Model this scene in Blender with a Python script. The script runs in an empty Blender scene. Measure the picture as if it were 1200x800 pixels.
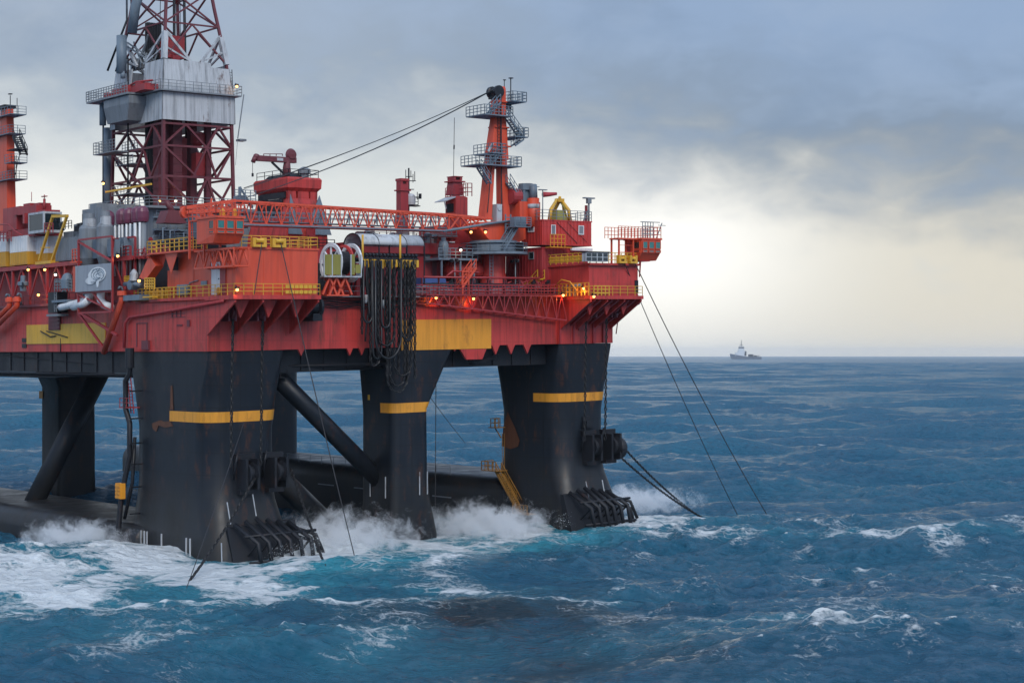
import bpy, math, random
import numpy as np
from mathutils import Vector
random.seed(7)
rng = np.random.default_rng(11)
scene = bpy.context.scene
COL = scene.collection
# ------------------------------------------------------------------ frame of the rig
# world: camera 22 m above the sea at the origin looking along +Y.
# rig frame: u runs along the near side of the rig, v along its pontoons, z up from the water.
CZ = 22.0
F = 2000.0
A0 = (-31.4, 176.0)
EU = (.767, .6416)
EV = (-.6416, .767)
TRIM = .02                      # the rig floats with a slight trim


def R(p):
    u, v, z = p
    return Vector((A0[0]+EU[0]*u+EV[0]*v, A0[1]+EU[1]*u+EV[1]*v, z+TRIM*u))


# survey helpers: read a rig coordinate off the measured drawing of the rig's faces
def U(px, v):
    t = (px-600)/F
    return (t*(A0[1]+EV[1]*v)-(A0[0]+EV[0]*v))/(EU[0]-t*EU[1])


def V(px, u):
    t = (px-600)/F
    return (t*(A0[1]+EU[1]*u)-(A0[0]+EU[0]*u))/(EV[0]-t*EV[1])


def Z(py, u, v):
    return CZ+(416-py)*R((u, v, 0)).y/F-TRIM*u


# ------------------------------------------------------------------ mesh builder
class MB:
    def __init__(s, m=R):
        s.v = []; s.f = []; s.mi = []; s.m = m; s.cur = 0; s.smooth = []; s.sm = False

    def add(s, pts, faces):
        b = len(s.v)
        s.v += [Vector(p) for p in pts]
        for f in faces:
            s.f.append([b+i for i in f]); s.mi.append(s.cur); s.smooth.append(s.sm)

    def box(s, u0, u1, v0, v1, z0, z1):
        p = [(u0, v0, z0), (u1, v0, z0), (u1, v1, z0), (u0, v1, z0), (u0, v0, z1), (u1, v0, z1), (u1, v1, z1), (u0, v1, z1)]
        s.add(p, [(0, 3, 2, 1), (4, 5, 6, 7), (0, 1, 5, 4), (1, 2, 6, 5), (2, 3, 7, 6), (3, 0, 4, 7)])

    def prism(s, poly, d):          # polygon points swept along vector d
        n = len(poly); d = Vector(d)
        a = [Vector(p) for p in poly]
        s.add(a+[p+d for p in a], [tuple(range(n))[::-1], tuple(range(n, 2*n))]+[(i, (i+1) % n, n+(i+1) % n, n+i) for i in range(n)])

    def loft(s, rings, cap=True):
        n = len(rings[0]); pts = [p for r in rings for p in r]; fs = []
        for k in range(len(rings)-1):
            for i in range(n):
                fs.append((k*n+i, k*n+(i+1) % n, (k+1)*n+(i+1) % n, (k+1)*n+i))
        if cap:
            fs.append(tuple(range(n))[::-1]); fs.append(tuple(range((len(rings)-1)*n, len(rings)*n)))
        s.add(pts, fs)

    def tube(s, path, r, n=8, r1=None):
        path = [Vector(p) for p in path]; rings = []
        up = None
        for i, p in enumerate(path):
            if i == 0: d = path[1]-p
            elif i == len(path)-1: d = p-path[i-1]
            else: d = (path[i+1]-p).normalized()+(p-path[i-1]).normalized()
            d.normalize()
            if up is None: up = Vector((0, 0, 1)) if abs(d.z) < .9 else Vector((1, 0, 0))
            a = d.cross(up).normalized(); b = a.cross(d).normalized(); up = b
            rr = r if r1 is None else r+(r1-r)*i/(len(path)-1)
            rings.append([p+(a*math.cos(t)+b*math.sin(t))*rr for t in [2*math.pi*(k+.5)/n for k in range(n)]])
        o = s.sm; s.sm = n > 5; s.loft(rings); s.sm = o

    def bar(s, p, q, r=.05): s.tube([p, q], r*1.25, 4)
    def rod(s, p, q, r=.05, n=8): s.tube([p, q], r, n)

    def cyl(s, c, r0, r1, h, n=16):
        c = Vector(c)
        ring = lambda r, z: [c+Vector((r*math.cos(2*math.pi*k/n), r*math.sin(2*math.pi*k/n), z)) for k in range(n)]
        s.loft([ring(r0, 0), ring(r1, h)])

    def turn(s, c, prof, n=18, axis=2, cap=True):     # lathe: prof = [(r, h)]
        c = Vector(c); rings = []
        for r, h in prof:
            g = []
            for k in range(n):
                a, b = max(r, .002)*math.cos(2*math.pi*k/n), max(r, .002)*math.sin(2*math.pi*k/n)
                g.append(c+(Vector((a, b, h)) if axis == 2 else Vector((a, h, b)) if axis == 1 else Vector((h, a, b))))
            rings.append(g)
        s.loft(rings, cap)

    def ball(s, c, r, n=10):
        s.turn(c, [(r*math.sin(math.pi*i/n), -r*math.cos(math.pi*i/n)) for i in range(n+1)], n+2)

    def rail(s, path, h=1.1, step=1.5, r=.04, mids=1, toe=False):
        path = [Vector(p) for p in path]
        for a, b in zip(path[:-1], path[1:]):
            for k in range(1, mids+2):
                dz = Vector((0, 0, h*k/(mids+1))); s.bar(a+dz, b+dz, r)
            L = (b-a).length; n = max(1, round(L/step))
            for i in range(n+1):
                p = a.lerp(b, i/n); s.bar(p, p+Vector((0, 0, h)), r)
            if toe: s.bar(a+Vector((0, 0, .08)), b+Vector((0, 0, .08)), r*1.5)

    def ladder(s, p, q, w=(.45, 0, 0), r=.035, step=.35):
        p = Vector(p); q = Vector(q); w = Vector(w)
        s.bar(p, q, r); s.bar(p+w, q+w, r)
        n = int((q-p).length/step)
        for i in range(1, n): s.bar(p.lerp(q, i/n), p.lerp(q, i/n)+w, r*.8)

    def stair(s, p, q, w, r=.07, rail=True):
        p = Vector(p); q = Vector(q); w = Vector(w)
        for o in (Vector(), w):
            s.bar(p+o, q+o, r*1.6)
            if rail:
                s.bar(p+o+Vector((0, 0, 1)), q+o+Vector((0, 0, 1)), r*.6)
                s.bar(p+o+Vector((0, 0, .5)), q+o+Vector((0, 0, .5)), r*.5)
                for i in range(4):
                    c = p.lerp(q, i/3)+o; s.bar(c, c+Vector((0, 0, 1)), r*.6)
        n = max(3, int(abs(q.z-p.z)/.25)); d = (q-p).normalized()
        for i in range(n):
            c = p.lerp(q, (i+.5)/n); s.bar(c, c+w, r)

    def chain(s, path, L=.42, W=.25, r=.045, n=8, m=5):      # oval links, every second one turned
        path = [Vector(p) for p in path]
        seg = [(b-a).length for a, b in zip(path[:-1], path[1:])]; tot = sum(seg)
        pitch = L*.74; k = 0; d0 = 0.0; i = 0; acc = 0.0
        while d0 < tot:
            while i < len(seg)-1 and d0 > acc+seg[i]: acc += seg[i]; i += 1
            d = (path[i+1]-path[i]).normalized(); c = path[i]+d*(d0-acc)
            up = Vector((.31, .95, .02)) if abs(d.z) > .3 else Vector((0, 0, 1))
            a = d.cross(up).normalized(); b = a.cross(d).normalized()
            if k % 2: a, b = b, -a
            pts = []
            for t in range(n):
                th = 2*math.pi*(t+.5)/n
                cc = c+d*(L/2-r)*math.cos(th)*1.08+a*(W/2-r)*math.sin(th)
                rad = (d*math.cos(th)+a*math.sin(th)).normalized()
                for w in range(m):
                    ph = 2*math.pi*w/m
                    pts.append(cc+rad*r*math.cos(ph)+b*r*math.sin(ph))
            s.add(pts, [(t*m+w, t*m+(w+1) % m, ((t+1) % n)*m+(w+1) % m, ((t+1) % n)*m+w) for t in range(n) for w in range(m)])
            d0 += pitch; k += 1

    def truss(s, p, q, ww, hh, n, rc=.09, rb=.05, hh1=None, ww1=None):
        # box truss from p to q; ww, hh = width and height vectors (at the end: ww1, hh1)
        p = Vector(p); q = Vector(q); ww = Vector(ww); hh = Vector(hh)
        ww1 = Vector(ww1) if ww1 is not None else ww; hh1 = Vector(hh1) if hh1 is not None else hh
        def c(t, a, b): return p.lerp(q, t)+ww.lerp(ww1, t)*a+hh.lerp(hh1, t)*b
        for a in (0, 1):
            for b in (0, 1): s.bar(c(0, a, b), c(1, a, b), rc)
        for i in range(n):
            t0, tm, t1 = i/n, (i+.5)/n, (i+1)/n
            for a in (0, 1):
                s.bar(c(t0, a, 0), c(tm, a, 1), rb); s.bar(c(tm, a, 1), c(t1, a, 0), rb)
            s.bar(c(t0, 0, 0), c(t1, 1, 0), rb); s.bar(c(t0, 0, 1), c(t1, 1, 1), rb)
            s.bar(c(t0, 0, 0), c(t0, 1, 0), rb); s.bar(c(t0, 0, 0), c(t0, 0, 1), rb*.8); s.bar(c(t0, 1, 0), c(t0, 1, 1), rb*.8)

    def build(s, name, mats, parent=None, base=None):
        if not isinstance(mats, (list, tuple)): mats = [mats]
        if parent is not None:
            root = parent
            while root.parent: root = root.parent
            off = root.location.copy()
        else:
            off = s.m(base) if base is not None else Vector((0, 0, 0))
        me = bpy.data.meshes.new(name)
        me.from_pydata([s.m(p)-off for p in s.v], [], s.f)
        for m in mats: me.materials.append(m)
        if len(mats) > 1: me.polygons.foreach_set('material_index', s.mi)
        if any(s.smooth): me.polygons.foreach_set('use_smooth', s.smooth)
        me.update()
        o = bpy.data.objects.new(name, me); COL.objects.link(o)
        if parent is not None: o.parent = parent
        else: o.location = off
        return o


def split_build(b, name, mats, parent):       # every connected piece becomes a part of its own
    par = list(range(len(b.v)))
    def find(i):
        while par[i] != i: par[i] = par[par[i]]; i = par[i]
        return i
    for f in b.f:
        for i in f[1:]: par[find(i)] = find(f[0])
    isl = {}
    for k, f in enumerate(b.f): isl.setdefault(find(f[0]), []).append(k)
    for fs in isl.values():
        c = MB(b.m); ids = sorted({i for k in fs for i in b.f[k]}); mp = {i: n for n, i in enumerate(ids)}
        c.v = [b.v[i] for i in ids]; c.f = [[mp[i] for i in b.f[k]] for k in fs]; c.mi = [b.mi[k] for k in fs]; c.smooth = [b.smooth[k] for k in fs]
        c.build(name, mats, parent)


def tag(o, label=None, cat=None, group=None, kind=None):
    if label: o['label'] = label
    if cat: o['category'] = cat
    if group: o['group'] = group
    if kind: o['kind'] = kind
    return o


def thing(name, label, cat, base, group=None, m=R):
    o = bpy.data.objects.new(name, None); o.empty_display_size = .5
    COL.objects.link(o); o.location = m(base)
    return tag(o, label, cat, group)


def dup(root, loc, label, rotz=None):
    def cp(o, par):
        c = o.copy(); COL.objects.link(c)
        if par is not None: c.parent = par
        for ch in list(kids.get(o.name, ())): cp(ch, c)
        return c
    kids = {}
    todo = [root]
    while todo:
        x = todo.pop(); kids[x.name] = list(x.children); todo += list(x.children)
    c = cp(root, None); c.location = loc
    if rotz is not None: c.rotation_euler = (0, 0, rotz)
    c['label'] = label
    return c


# ------------------------------------------------------------------ materials (all placed by world position)
def nodes(name):
    m = bpy.data.materials.new(name); m.use_nodes = True
    nt = m.node_tree; nt.nodes.clear()
    out = nt.nodes.new('ShaderNodeOutputMaterial'); b = nt.nodes.new('ShaderNodeBsdfPrincipled')
    nt.links.new(b.outputs[0], out.inputs['Surface'])
    return m, nt, b, out


def N(nt, t, **k):
    n = nt.nodes.new(t)
    for a, v in k.items():
        if a.startswith('i_'):
            key = a[2:]
            n.inputs[int(key) if key.isdigit() else key.replace('_', ' ')].default_value = v
        else: setattr(n, a, v)
    return n


def ramp(nt, fac, stops):
    r = nt.nodes.new('ShaderNodeValToRGB'); e = r.color_ramp.elements
    while len(e) > 1: e.remove(e[-1])
    e[0].position = stops[0][0]; e[0].color = stops[0][1]
    for p, c in stops[1:]:
        x = e.new(p); x.color = c
    nt.links.new(fac, r.inputs[0]); return r


def g(v): return (v, v, v, 1)


def mixc(nt, fac, a, b, mode='MIX'):
    n = nt.nodes.new('ShaderNodeMix'); n.data_type = 'RGBA'; n.blend_type = mode
    for s, x in ((0, fac), (6, a), (7, b)):
        if hasattr(x, 'links') or isinstance(x, bpy.types.NodeSocket): nt.links.new(x, n.inputs[s])
        else: n.inputs[s].default_value = x if s else float(x)
    return n.outputs[2]


def pos(nt, scale):
    gm = nt.nodes.new('ShaderNodeNewGeometry'); mp = nt.nodes.new('ShaderNodeMapping')
    mp.inputs['Scale'].default_value = scale
    nt.links.new(gm.outputs['Position'], mp.inputs['Vector']); return mp.outputs[0]


def paint(name, col, rough=.5, streak=.5, rust=.25, fade=.35, metal=0., bump=.25, seam=0., tide=0., rlo=.58):
    m, nt, b, out = nodes(name)
    c = (*col, 1); dark = (*[x*.35+.004 for x in col], 1)
    pale = (*[min(.8, x*1.25+(.06 if max(col) > .1 else .018)) for x in col], 1)
    n1 = N(nt, 'ShaderNodeTexNoise', i_Scale=1.0, i_Detail=6.0, i_Roughness=.62); nt.links.new(pos(nt, (.35, .35, .28)), n1.inputs[0])
    r1 = ramp(nt, n1.outputs[0], [(.42, g(0)), (.72, g(fade))])
    col1 = mixc(nt, r1.outputs[0], c, pale)
    n2 = N(nt, 'ShaderNodeTexNoise', i_Scale=1.0, i_Detail=7.0, i_Roughness=.65); nt.links.new(pos(nt, (1.9, 1.9, .11)), n2.inputs[0])
    r2 = ramp(nt, n2.outputs[0], [(.47, g(0)), (.7, g(streak))])
    col2 = mixc(nt, r2.outputs[0], col1, dark)
    n3 = N(nt, 'ShaderNodeTexNoise', i_Scale=1.0, i_Detail=8.0, i_Roughness=.7); nt.links.new(pos(nt, (.8, .8, .32)), n3.inputs[0])
    r3 = ramp(nt, n3.outputs[0], [(rlo, g(0)), (rlo+.1, g(rust))])
    col3 = mixc(nt, r3.outputs[0], col2, (.085, .03, .012, 1))
    if seam > 0:
        gm = nt.nodes.new('ShaderNodeNewGeometry')
        sx = nt.nodes.new('ShaderNodeSeparateXYZ'); nt.links.new(gm.outputs['Position'], sx.inputs[0])
        acc = None
        for ax, per in ((0, 1.9), (2, 2.35)):
            md = N(nt, 'ShaderNodeMath', operation='FRACT'); dv = N(nt, 'ShaderNodeMath', operation='DIVIDE'); dv.inputs[1].default_value = per
            nt.links.new(sx.outputs[ax], dv.inputs[0]); nt.links.new(dv.outputs[0], md.inputs[0])
            ls = N(nt, 'ShaderNodeMath', operation='LESS_THAN'); ls.inputs[1].default_value = .06
            nt.links.new(md.outputs[0], ls.inputs[0])
            if acc is None: acc = ls.outputs[0]
            else:
                mx = N(nt, 'ShaderNodeMath', operation='MAXIMUM'); nt.links.new(acc, mx.inputs[0]); nt.links.new(ls.outputs[0], mx.inputs[1]); acc = mx.outputs[0]
        ml = N(nt, 'ShaderNodeMath', operation='MULTIPLY'); ml.inputs[1].default_value = seam
        nt.links.new(acc, ml.inputs[0])
        col3 = mixc(nt, ml.outputs[0], col3, dark)
    if max(col) < .03: b.inputs['Specular IOR Level'].default_value = .32
    if tide > 0:        # brown-grey growth and salt on the lower columns
        gm = nt.nodes.new('ShaderNodeNewGeometry'); sx = nt.nodes.new('ShaderNodeSeparateXYZ'); nt.links.new(gm.outputs['Position'], sx.inputs[0])
        mr = N(nt, 'ShaderNodeMapRange', interpolation_type='SMOOTHSTEP'); mr.inputs[1].default_value = 11; mr.inputs[2].default_value = 4; nt.links.new(sx.outputs[2], mr.inputs[0])
        r4 = ramp(nt, n1.outputs[0], [(.36, g(.2)), (.62, g(tide))]); ml = N(nt, 'ShaderNodeMath', operation='MULTIPLY'); nt.links.new(mr.outputs[0], ml.inputs[0]); nt.links.new(r4.outputs[0], ml.inputs[1])
        col3 = mixc(nt, ml.outputs[0], col3, (.020, .018, .015, 1))
    nt.links.new(col3, b.inputs['Base Color'])
    b.inputs['Metallic'].default_value = metal
    rr = ramp(nt, n1.outputs[0], [(.3, g(max(.05, rough-.12))), (.7, g(min(1, rough+.15)))])
    nt.links.new(rr.outputs[0], b.inputs['Roughness'])
    if bump:
        bp = N(nt, 'ShaderNodeBump', i_Strength=bump, i_Distance=.05); nt.links.new(n3.outputs[0], bp.inputs['Height'])
        nt.links.new(bp.outputs[0], b.inputs['Normal'])
    return m


def plain(name, col, rough=.5, metal=0.):
    m, nt, b, out = nodes(name)
    n1 = N(nt, 'ShaderNodeTexNoise', i_Scale=2.5, i_Detail=4.0); gm = nt.nodes.new('ShaderNodeNewGeometry'); nt.links.new(gm.outputs['Position'], n1.inputs[0])
    k = mixc(nt, ramp(nt, n1.outputs[0], [(.4, g(0)), (.75, g(.5))]).outputs[0], (*col, 1), (*[x*.5 for x in col], 1))
    nt.links.new(k, b.inputs['Base Color'])
    b.inputs['Roughness'].default_value = rough; b.inputs['Metallic'].default_value = metal
    return m


def emit(name, col, s):
    m, nt, b, out = nodes(name)
    b.inputs['Base Color'].default_value = (*col, 1)
    b.inputs['Emission Color'].default_value = (*col, 1); b.inputs['Emission Strength'].default_value = s
    return m


RED = paint('red_hull_paint', (.46, .034, .027), .5, .9, .5, .22, seam=.2, rlo=.56)
RED2 = paint('dark_red_paint', (.30, .022, .026), .5, .5, .3, .25)
ORANGE = paint('orange_red_paint', (.60, .068, .026), .45, .4, .15, .2)
MAROON = paint('maroon_steel', (.12, .018, .026), .55, .5, .3, .3)
BLACK = paint('black_hull_paint', (.0062, .0098, .0160), .42, .5, .5, .3, seam=.7, tide=.75, rlo=.55)
DARK = paint('dark_steel', (.011, .0125, .017), .5, .4, .35, .12)
GREY = paint('grey_steel', (.17, .19, .21), .55, .5, .3, .3)
BLUEGREY = paint('blue_grey_steel', (.12, .16, .20), .5, .4, .25, .3)
CLAD = paint('pale_weathered_cladding', (.40, .42, .44), .55, .75, .8, .35)
STAIRM = paint('worn_amber_steel', (.27, .13, .022), .55, .6, .6, .1)
WHITE = paint('white_paint', (.66, .67, .67), .45, .4, .2, .2)
YELLOW = paint('yellow_paint', (.62, .34, .025), .5, .4, .3, .15)
AMBER = paint('amber_band_paint', (.66, .27, .018), .5, .45, .35, .15)
OLIVE = paint('olive_yellow_panel', (.22, .20, .035), .6, .4, .3, .25)
PURPLE = paint('purple_cap_paint', (.13, .025, .055), .4, .4, .2, .3)
CHAIN = plain('chain_steel', (.010, .010, .0115), .5, .2)
CABLE = plain('steel_cable', (.03, .03, .034), .6, .2)
HOSE = plain('rubber_hose', (.007, .008, .010), .4)
GLASSD = plain('dark_window_glass', (.012, .02, .025), .06)
TEAL = plain('teal_window_glass', (.02, .16, .15), .05)
CONTY = paint('container_yellow', (.52, .27, .02), .5, .4, .2, .15)
RUST = paint('rust_stain', (.10, .035, .014), .7, .5, .6, .1)
BLUE = paint('blue_tarp', (.03, .07, .22), .6, .3, 0, .2)
LAMPW = emit('white_lamp_bulb', (1, .9, .68), 3.0)
LAMPM = emit('lamp_bulb', (1, .50, .13), 3.4)
# ------------------------------------------------------------------ the rig's hull, columns and pontoons
rig = thing('oil_rig', 'huge red and black semi-submersible drilling rig standing in the rough sea', 'oil rig', (26, 30, 0))


def rrect(u0, u1, v0, v1, r, z, n=6):
    pts = []
    for cu, cv, a0 in ((u0+r, v0+r, 180), (u1-r, v0+r, 270), (u1-r, v1-r, 0), (u0+r, v1-r, 90)):
        for k in range(n+1):
            t = math.radians(a0+90*k/n); pts.append((cu+r*math.cos(t), cv+r*math.sin(t), z))
    return pts


def corner_column(u0, u1, v0, v1, flare, zt=22.35):
    b = MB(); b.sm = False; rs = []
    for z, r, fl in ((-7, 2.2, flare), (.5, 2.2, flare), (3.2, 2.4, flare*.55), (6.5, 2.8, flare*.12), (8.5, 3.0, 0), (14.2, 3.0, 0), (17.5, 1.9, 0), (20, .9, 0), (22, .12, 0), (zt, .06, 0)):
        rs.append(rrect(u0-fl*.28, u1+fl*.35, v0-fl, v1+fl*.2, r, z))
    b.loft(rs); b.rings = rs
    return b


mA = corner_column(.25, 9.2, .2, 17.6, 2.6); ca = mA.build('column', BLACK, rig)
ca['label'] = 'thick black corner column nearest the camera, flared at the waterline'
mC = corner_column(48.5, 57.2, .2, 12.6, 2.8); cc = mC.build('column', BLACK, rig)
cc['label'] = 'thick black corner column under the far winch platform'
cr = MB()
cr.loft([rrect(46.5, 57, 70, 82, 2.5, -6), rrect(46.5, 57, 70, 82, 2.5, 22.3)])
cr.build('column', BLACK, rig)
cl = MB()
cl.loft([rrect(0, 9, 72, 86, 2.5, -6), rrect(0, 9, 72, 86, 2.5, 22.3)])
cl.build('column', BLACK, rig)


def small_column(u0, u1, v0, v1, tl, tr, zj, fl=1.5):
    b = MB(); rs = []
    for z, l, r_, rad in ((-6, .3, fl*1.13, 1.0), (1, .3, fl, 1.0), (5, 0, fl*.33, 1.0), (8, 0, .1, 1.0), (zj, 0, 0, 1.0), (22.3, tl, tr, .15)):
        rs.append(rrect(u0-l, u1+r_, v0, v1, rad, z))
    b.loft(rs); b.rings = rs; return b


mB = small_column(23.9, 29.0, .35, 7, .3, 3.3, 15.3); mB.build('column', BLACK, rig)['label'] = 'slimmer black middle column that widens at its top'
u_d = 19.5
mD = small_column(u_d-1, u_d+4.6, 74, 81, 2.2, .3, 17, .2); mD.build('column', BLACK, rig)['label'] = 'rear black column seen behind the near pontoon'


def pontoon(u0, u1, v0, v1, zt, r=2.2):
    b = MB(); ring = []
    for v, s in ((v0, .5), (v0+1.5, .86), (v0+4, 1), (v1, 1)):
        sec = []
        w = (u1-u0)/2*s; c = (u0+u1)/2
        for k in range(9):
            t = math.radians(10*k+90*k/800); sec.append((c+w-r+r*math.sin(math.radians(90-90*k/8)), v, zt-r+r*math.cos(math.radians(90-90*k/8))))
        for k in range(9):
            a = math.radians(90*k/8); sec.append((c-w+r-r*math.sin(a), v, zt-r+r*math.cos(a)))
        sec += [(c-w, v, -5), (c+w, v, -5)]
        ring.append(sec)
    b.loft(ring); return b


p1 = pontoon(-2.2, 10.6, 12, 110, 3.5).build('pontoon', BLACK, rig)
p1['label'] = 'near pontoon, dark and wet, running away from the nearest column'
p2 = pontoon(46.6, 59, 8, 110, 5.7).build('pontoon', BLACK, rig)
p2['label'] = 'far pontoon behind the middle column'
b = MB()
for v in range(20, 100, 3):
    b.bar((47.2, v, 5.5), (47.2, v, 6.6), .03)
b.bar((47.2, 20, 6.6), (47.2, 98, 6.6), .03)
for v in range(19, 70, 9):      # doubler plates along the pontoon side
    b.box(46.55, 46.62, v, v+4, 2.6, 2.75)
b.build('pontoon_rail', GREY, p2)
# deck box
b = MB(); b.box(1.5, 56.5, 2.6, 84, 19.9, 22.36)
for v in range(20, 82, 4): b.box(1.38, 1.5, v, v+.18, 20, 22.3)
for u in range(10, 56, 3): b.box(u, u+.2, 2.45, 2.6, 20, 22.3)
b.build('lower_hull', DARK, rig)
b = MB()
b.box(.6, 56.9, .3, 86, 22.4, 28.1)
b.box(0, 9.25, 0, 17.8, 22.38, 27.6)        # the red head of the nearest column
b.box(48.3, 57.3, 0, 12.8, 22.38, 27.7)
for u, w, d in ((U(353, .3), .9, .7), (U(410, .3), .9, .8), (U(424, .3), .9, .8), (U(581, .3), 1.3, 1.1), (U(599, .3), 1.3, 1.1), (U(618, .3), 1.3, 1.1), (U(533, .3), .8, .6)):
    b.prism([(u-w/2, .28, 22.5), (u+w/2, .28, 22.5), (u, .28, 22.4-d)], (0, .25, 0))
u0, u1 = U(536, .3), U(572, .3)
b.prism([(u0, .26, 22.5), (u1, .26, 22.5), (u1-.9, .26, 20.8), (u0+1.3, .26, 20.8)], (0, .25, 0))
deck = b.build('deck_box', RED, rig)
b = MB(); b.box(U(470, .3), U(575, .3), .2, .3, Z(409, 33, .3), Z(374, 33, .3)); b.build('paint_panel', AMBER, rig)['label'] = 'large amber rectangle painted on the long side'
b = MB(); b.box(.5, .6, V(124, .6), V(32, .6), Z(402.5, .6, 35), Z(379.5, .6, 35)); b.build('paint_panel', YELLOW, rig)['label'] = 'large yellow rectangle painted on the short side'
# bands on the columns (proud rings following the column)


def band(mb, z0, z1, keep, wrapv=None, name='paint_band', mat=AMBER):
    def ring(z):
        for a, c in zip(mb.rings[:-1], mb.rings[1:]):
            if a[0][2] <= z <= c[0][2]:
                t = (z-a[0][2])/(c[0][2]-a[0][2]); return [tuple(Vector(p).lerp(Vector(q), t)) for p, q in zip(a, c)]
    zs = sorted({z0, z1} | {r[0][2] for r in mb.rings if z0 < r[0][2] < z1}); rr = [ring(z) for z in zs]
    b = MB(); n = len(rr[0])
    for lo, hi in zip(rr[:-1], rr[1:]):
        for i in range(n-1):
            if keep(lo[i], lo[i+1]): b.add([lo[i], lo[i+1], hi[i+1], hi[i]], [(0, 1, 2, 3)])
        if wrapv is not None: b.add([(lo[0][0], wrapv, lo[0][2]), lo[0], hi[0], (hi[0][0], wrapv, hi[0][2])], [(0, 1, 2, 3)])
    # weld
    ids = {}; nv = []; mp = []
    for p in b.v:
        k = tuple(round(x, 4) for x in p)
        if k not in ids: ids[k] = len(nv); nv.append(p)
        mp.append(ids[k])
    b.v = nv; b.f = [[mp[i] for i in f] for f in b.f]
    o = b.build(name, mat, rig); md = o.modifiers.new('thick', 'SOLIDIFY'); md.thickness = .06; md.offset = 0
    return o


vband = V(199, .25)
band(mA, 14.95, 16.05, lambda a, b: (a[0] < 3.3 and max(a[1], b[1]) < 5) or max(a[1], b[1]) < 2, vband)
band(mC, 15.3, 16.35, lambda a, b: (a[0] < 51.8 and max(a[1], b[1]) < 5) or max(a[1], b[1]) < 2, V(625, 48.5))
band(mB, 15.0, 16.1, lambda a, b: max(a[1], b[1]) < 1.6 or (a[0] < 25 and max(a[1], b[1]) < 4), V(446, 23.9))
b = MB()
for z0_, z1_ in ((15.3, 16.4),):
    ud_ = u_d-1.03; va_, vb_ = V(50.5, ud_), V(38.5, ud_); b.box(ud_-.08, ud_, va_, min(vb_, 81), z0_, z1_)
b.build('paint_band', AMBER, rig)
b = MB(); b.box(23.80, 23.86, 4.9, 5.25, 16.4, 17.0); b.build('paint_band', YELLOW, rig)
for o in [x for x in rig.children if x.name.split('.')[0] in ('column', 'pontoon')]:
    o.data.polygons.foreach_set('use_smooth', [True]*len(o.data.polygons)); o.data.set_sharp_from_angle(angle=math.radians(28))
# braces
def brace(p, q, r, lab=None):
    b = MB(); b.rod(p, q, r, 20)
    p = Vector(p); q = Vector(q)
    o = b.build('brace', BLACK, rig)
    if lab: o['label'] = lab


brace((9, 4.2, 21.2), (25.4, 4.2, 6.6), 1.0, 'black diagonal brace from the nearest column down to the middle column')
brace((9, 6.4, 11.4), (23.4, 10, .2), 1.25, 'short wet brace low beside the nearest column')
brace((15, 52.7, 21), (4.0, 51.2, 2.8), 1.25, 'black diagonal brace in front of the rear column')
b = MB(); b.tube([(9.4, 3, 20.6), (24, 1.2, 20.55)], .16); b.tube([(9.4, 3.5, 20.1), (24, 2.2, 20.1)], .11)
b.box(9.6, 11.3, 2.6, 3.6, 19.3, 19.36); b.rail([(9.6, 2.6, 19.36), (11.3, 2.6, 19.36), (11.3, 3.6, 19.36)], .9, .8)
b.tube([(U(582, 1.5), 1.5, 20.9), (U(560, 1.5), 1.5, 20.3), (U(548, 1.5), 1.5, 20.7)], .13); b.tube([(U(584, 1.5), 1.5, 21.3), (U(565, 1.5), 1.5, 20.6), (U(550, 1.5), 1.5, 20.2)], .09)
split_build(b, 'underdeck_pipe', DARK, rig)
b = MB()
for k in range(6):
    z = 19.75-.12*(k % 3)
    b.tube([(1.0+.4*k, 18, z), (1.0+.4*k, 84, z)], .1, 6)
b.tube([(1.6, 24, 19.9), (1.6, 40, 19.3), (1.6, 60, 19.4), (1.6, 80, 19.2)], .16)
split_build(b, 'underdeck_pipe', DARK, rig)
# winch platforms (overhanging slabs and their brackets)


def platform(u0, u1, zs, gus):
    b = MB()
    b.box(u0-.3, u1+.1, -5.7, 0, zs-.42, zs)
    b.box(u0-.3, u0-.02, 0, 12, zs-.3, zs)
    for ug, w in gus:
        b.prism([(ug, 0, zs-.42), (ug, -5.5, zs-.42), (ug, -5.5, zs-.7), (ug, -.0, zs-4.0)], (w, 0, 0))
    for i in range(len(gus)-1):       # little knee plates between the gussets
        um = (gus[i][0]+gus[i+1][0])/2
        b.prism([(um-.9, -4.2, zs-.43), (um+.9, -4.2, zs-.43), (um, -3.9, zs-2.3)], (0, .25, 0))
    return b


zA, zC = 28.05, 28.1
pa = platform(0, 10.1, zA, ((-.05, .2), (3.2, .2), (6.6, .2), (9.9, .2))).build('winch_platform', RED, rig)
pc = platform(48.5, 57, zC, ((48.5, .2), (51.2, .2), (54, .2), (56.8, .2))).build('winch_platform', RED, rig)
b = MB()
for u in (49.4, 50.3, 52.2, 53.2, 55, 56):
    b.bar((u, -5.3, zC-.45), (u, 0, zC-3.4), .16)
b.tube([(57.2, -5.2, zC-.5), (57.6, -4.4, zC-1.0), (57.5, -1, zC-1.6), (57.6, -.3, zC-4.6)], .07)
split_build(b, 'platform_bracket', RED2, rig)
for (u0, u1, z, pl) in ((0, 10.1, zA, pa), (48.5, 57, zC, pc)):
    b = MB()
    b.rail([(u0-.2, 10.5, z), (u0-.2, -5.6, z), (u1, -5.6, z), (u1, -.4, z)], 1.15, 1.2, .035, 2)
    b.build('railing', YELLOW, pl)
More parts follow.
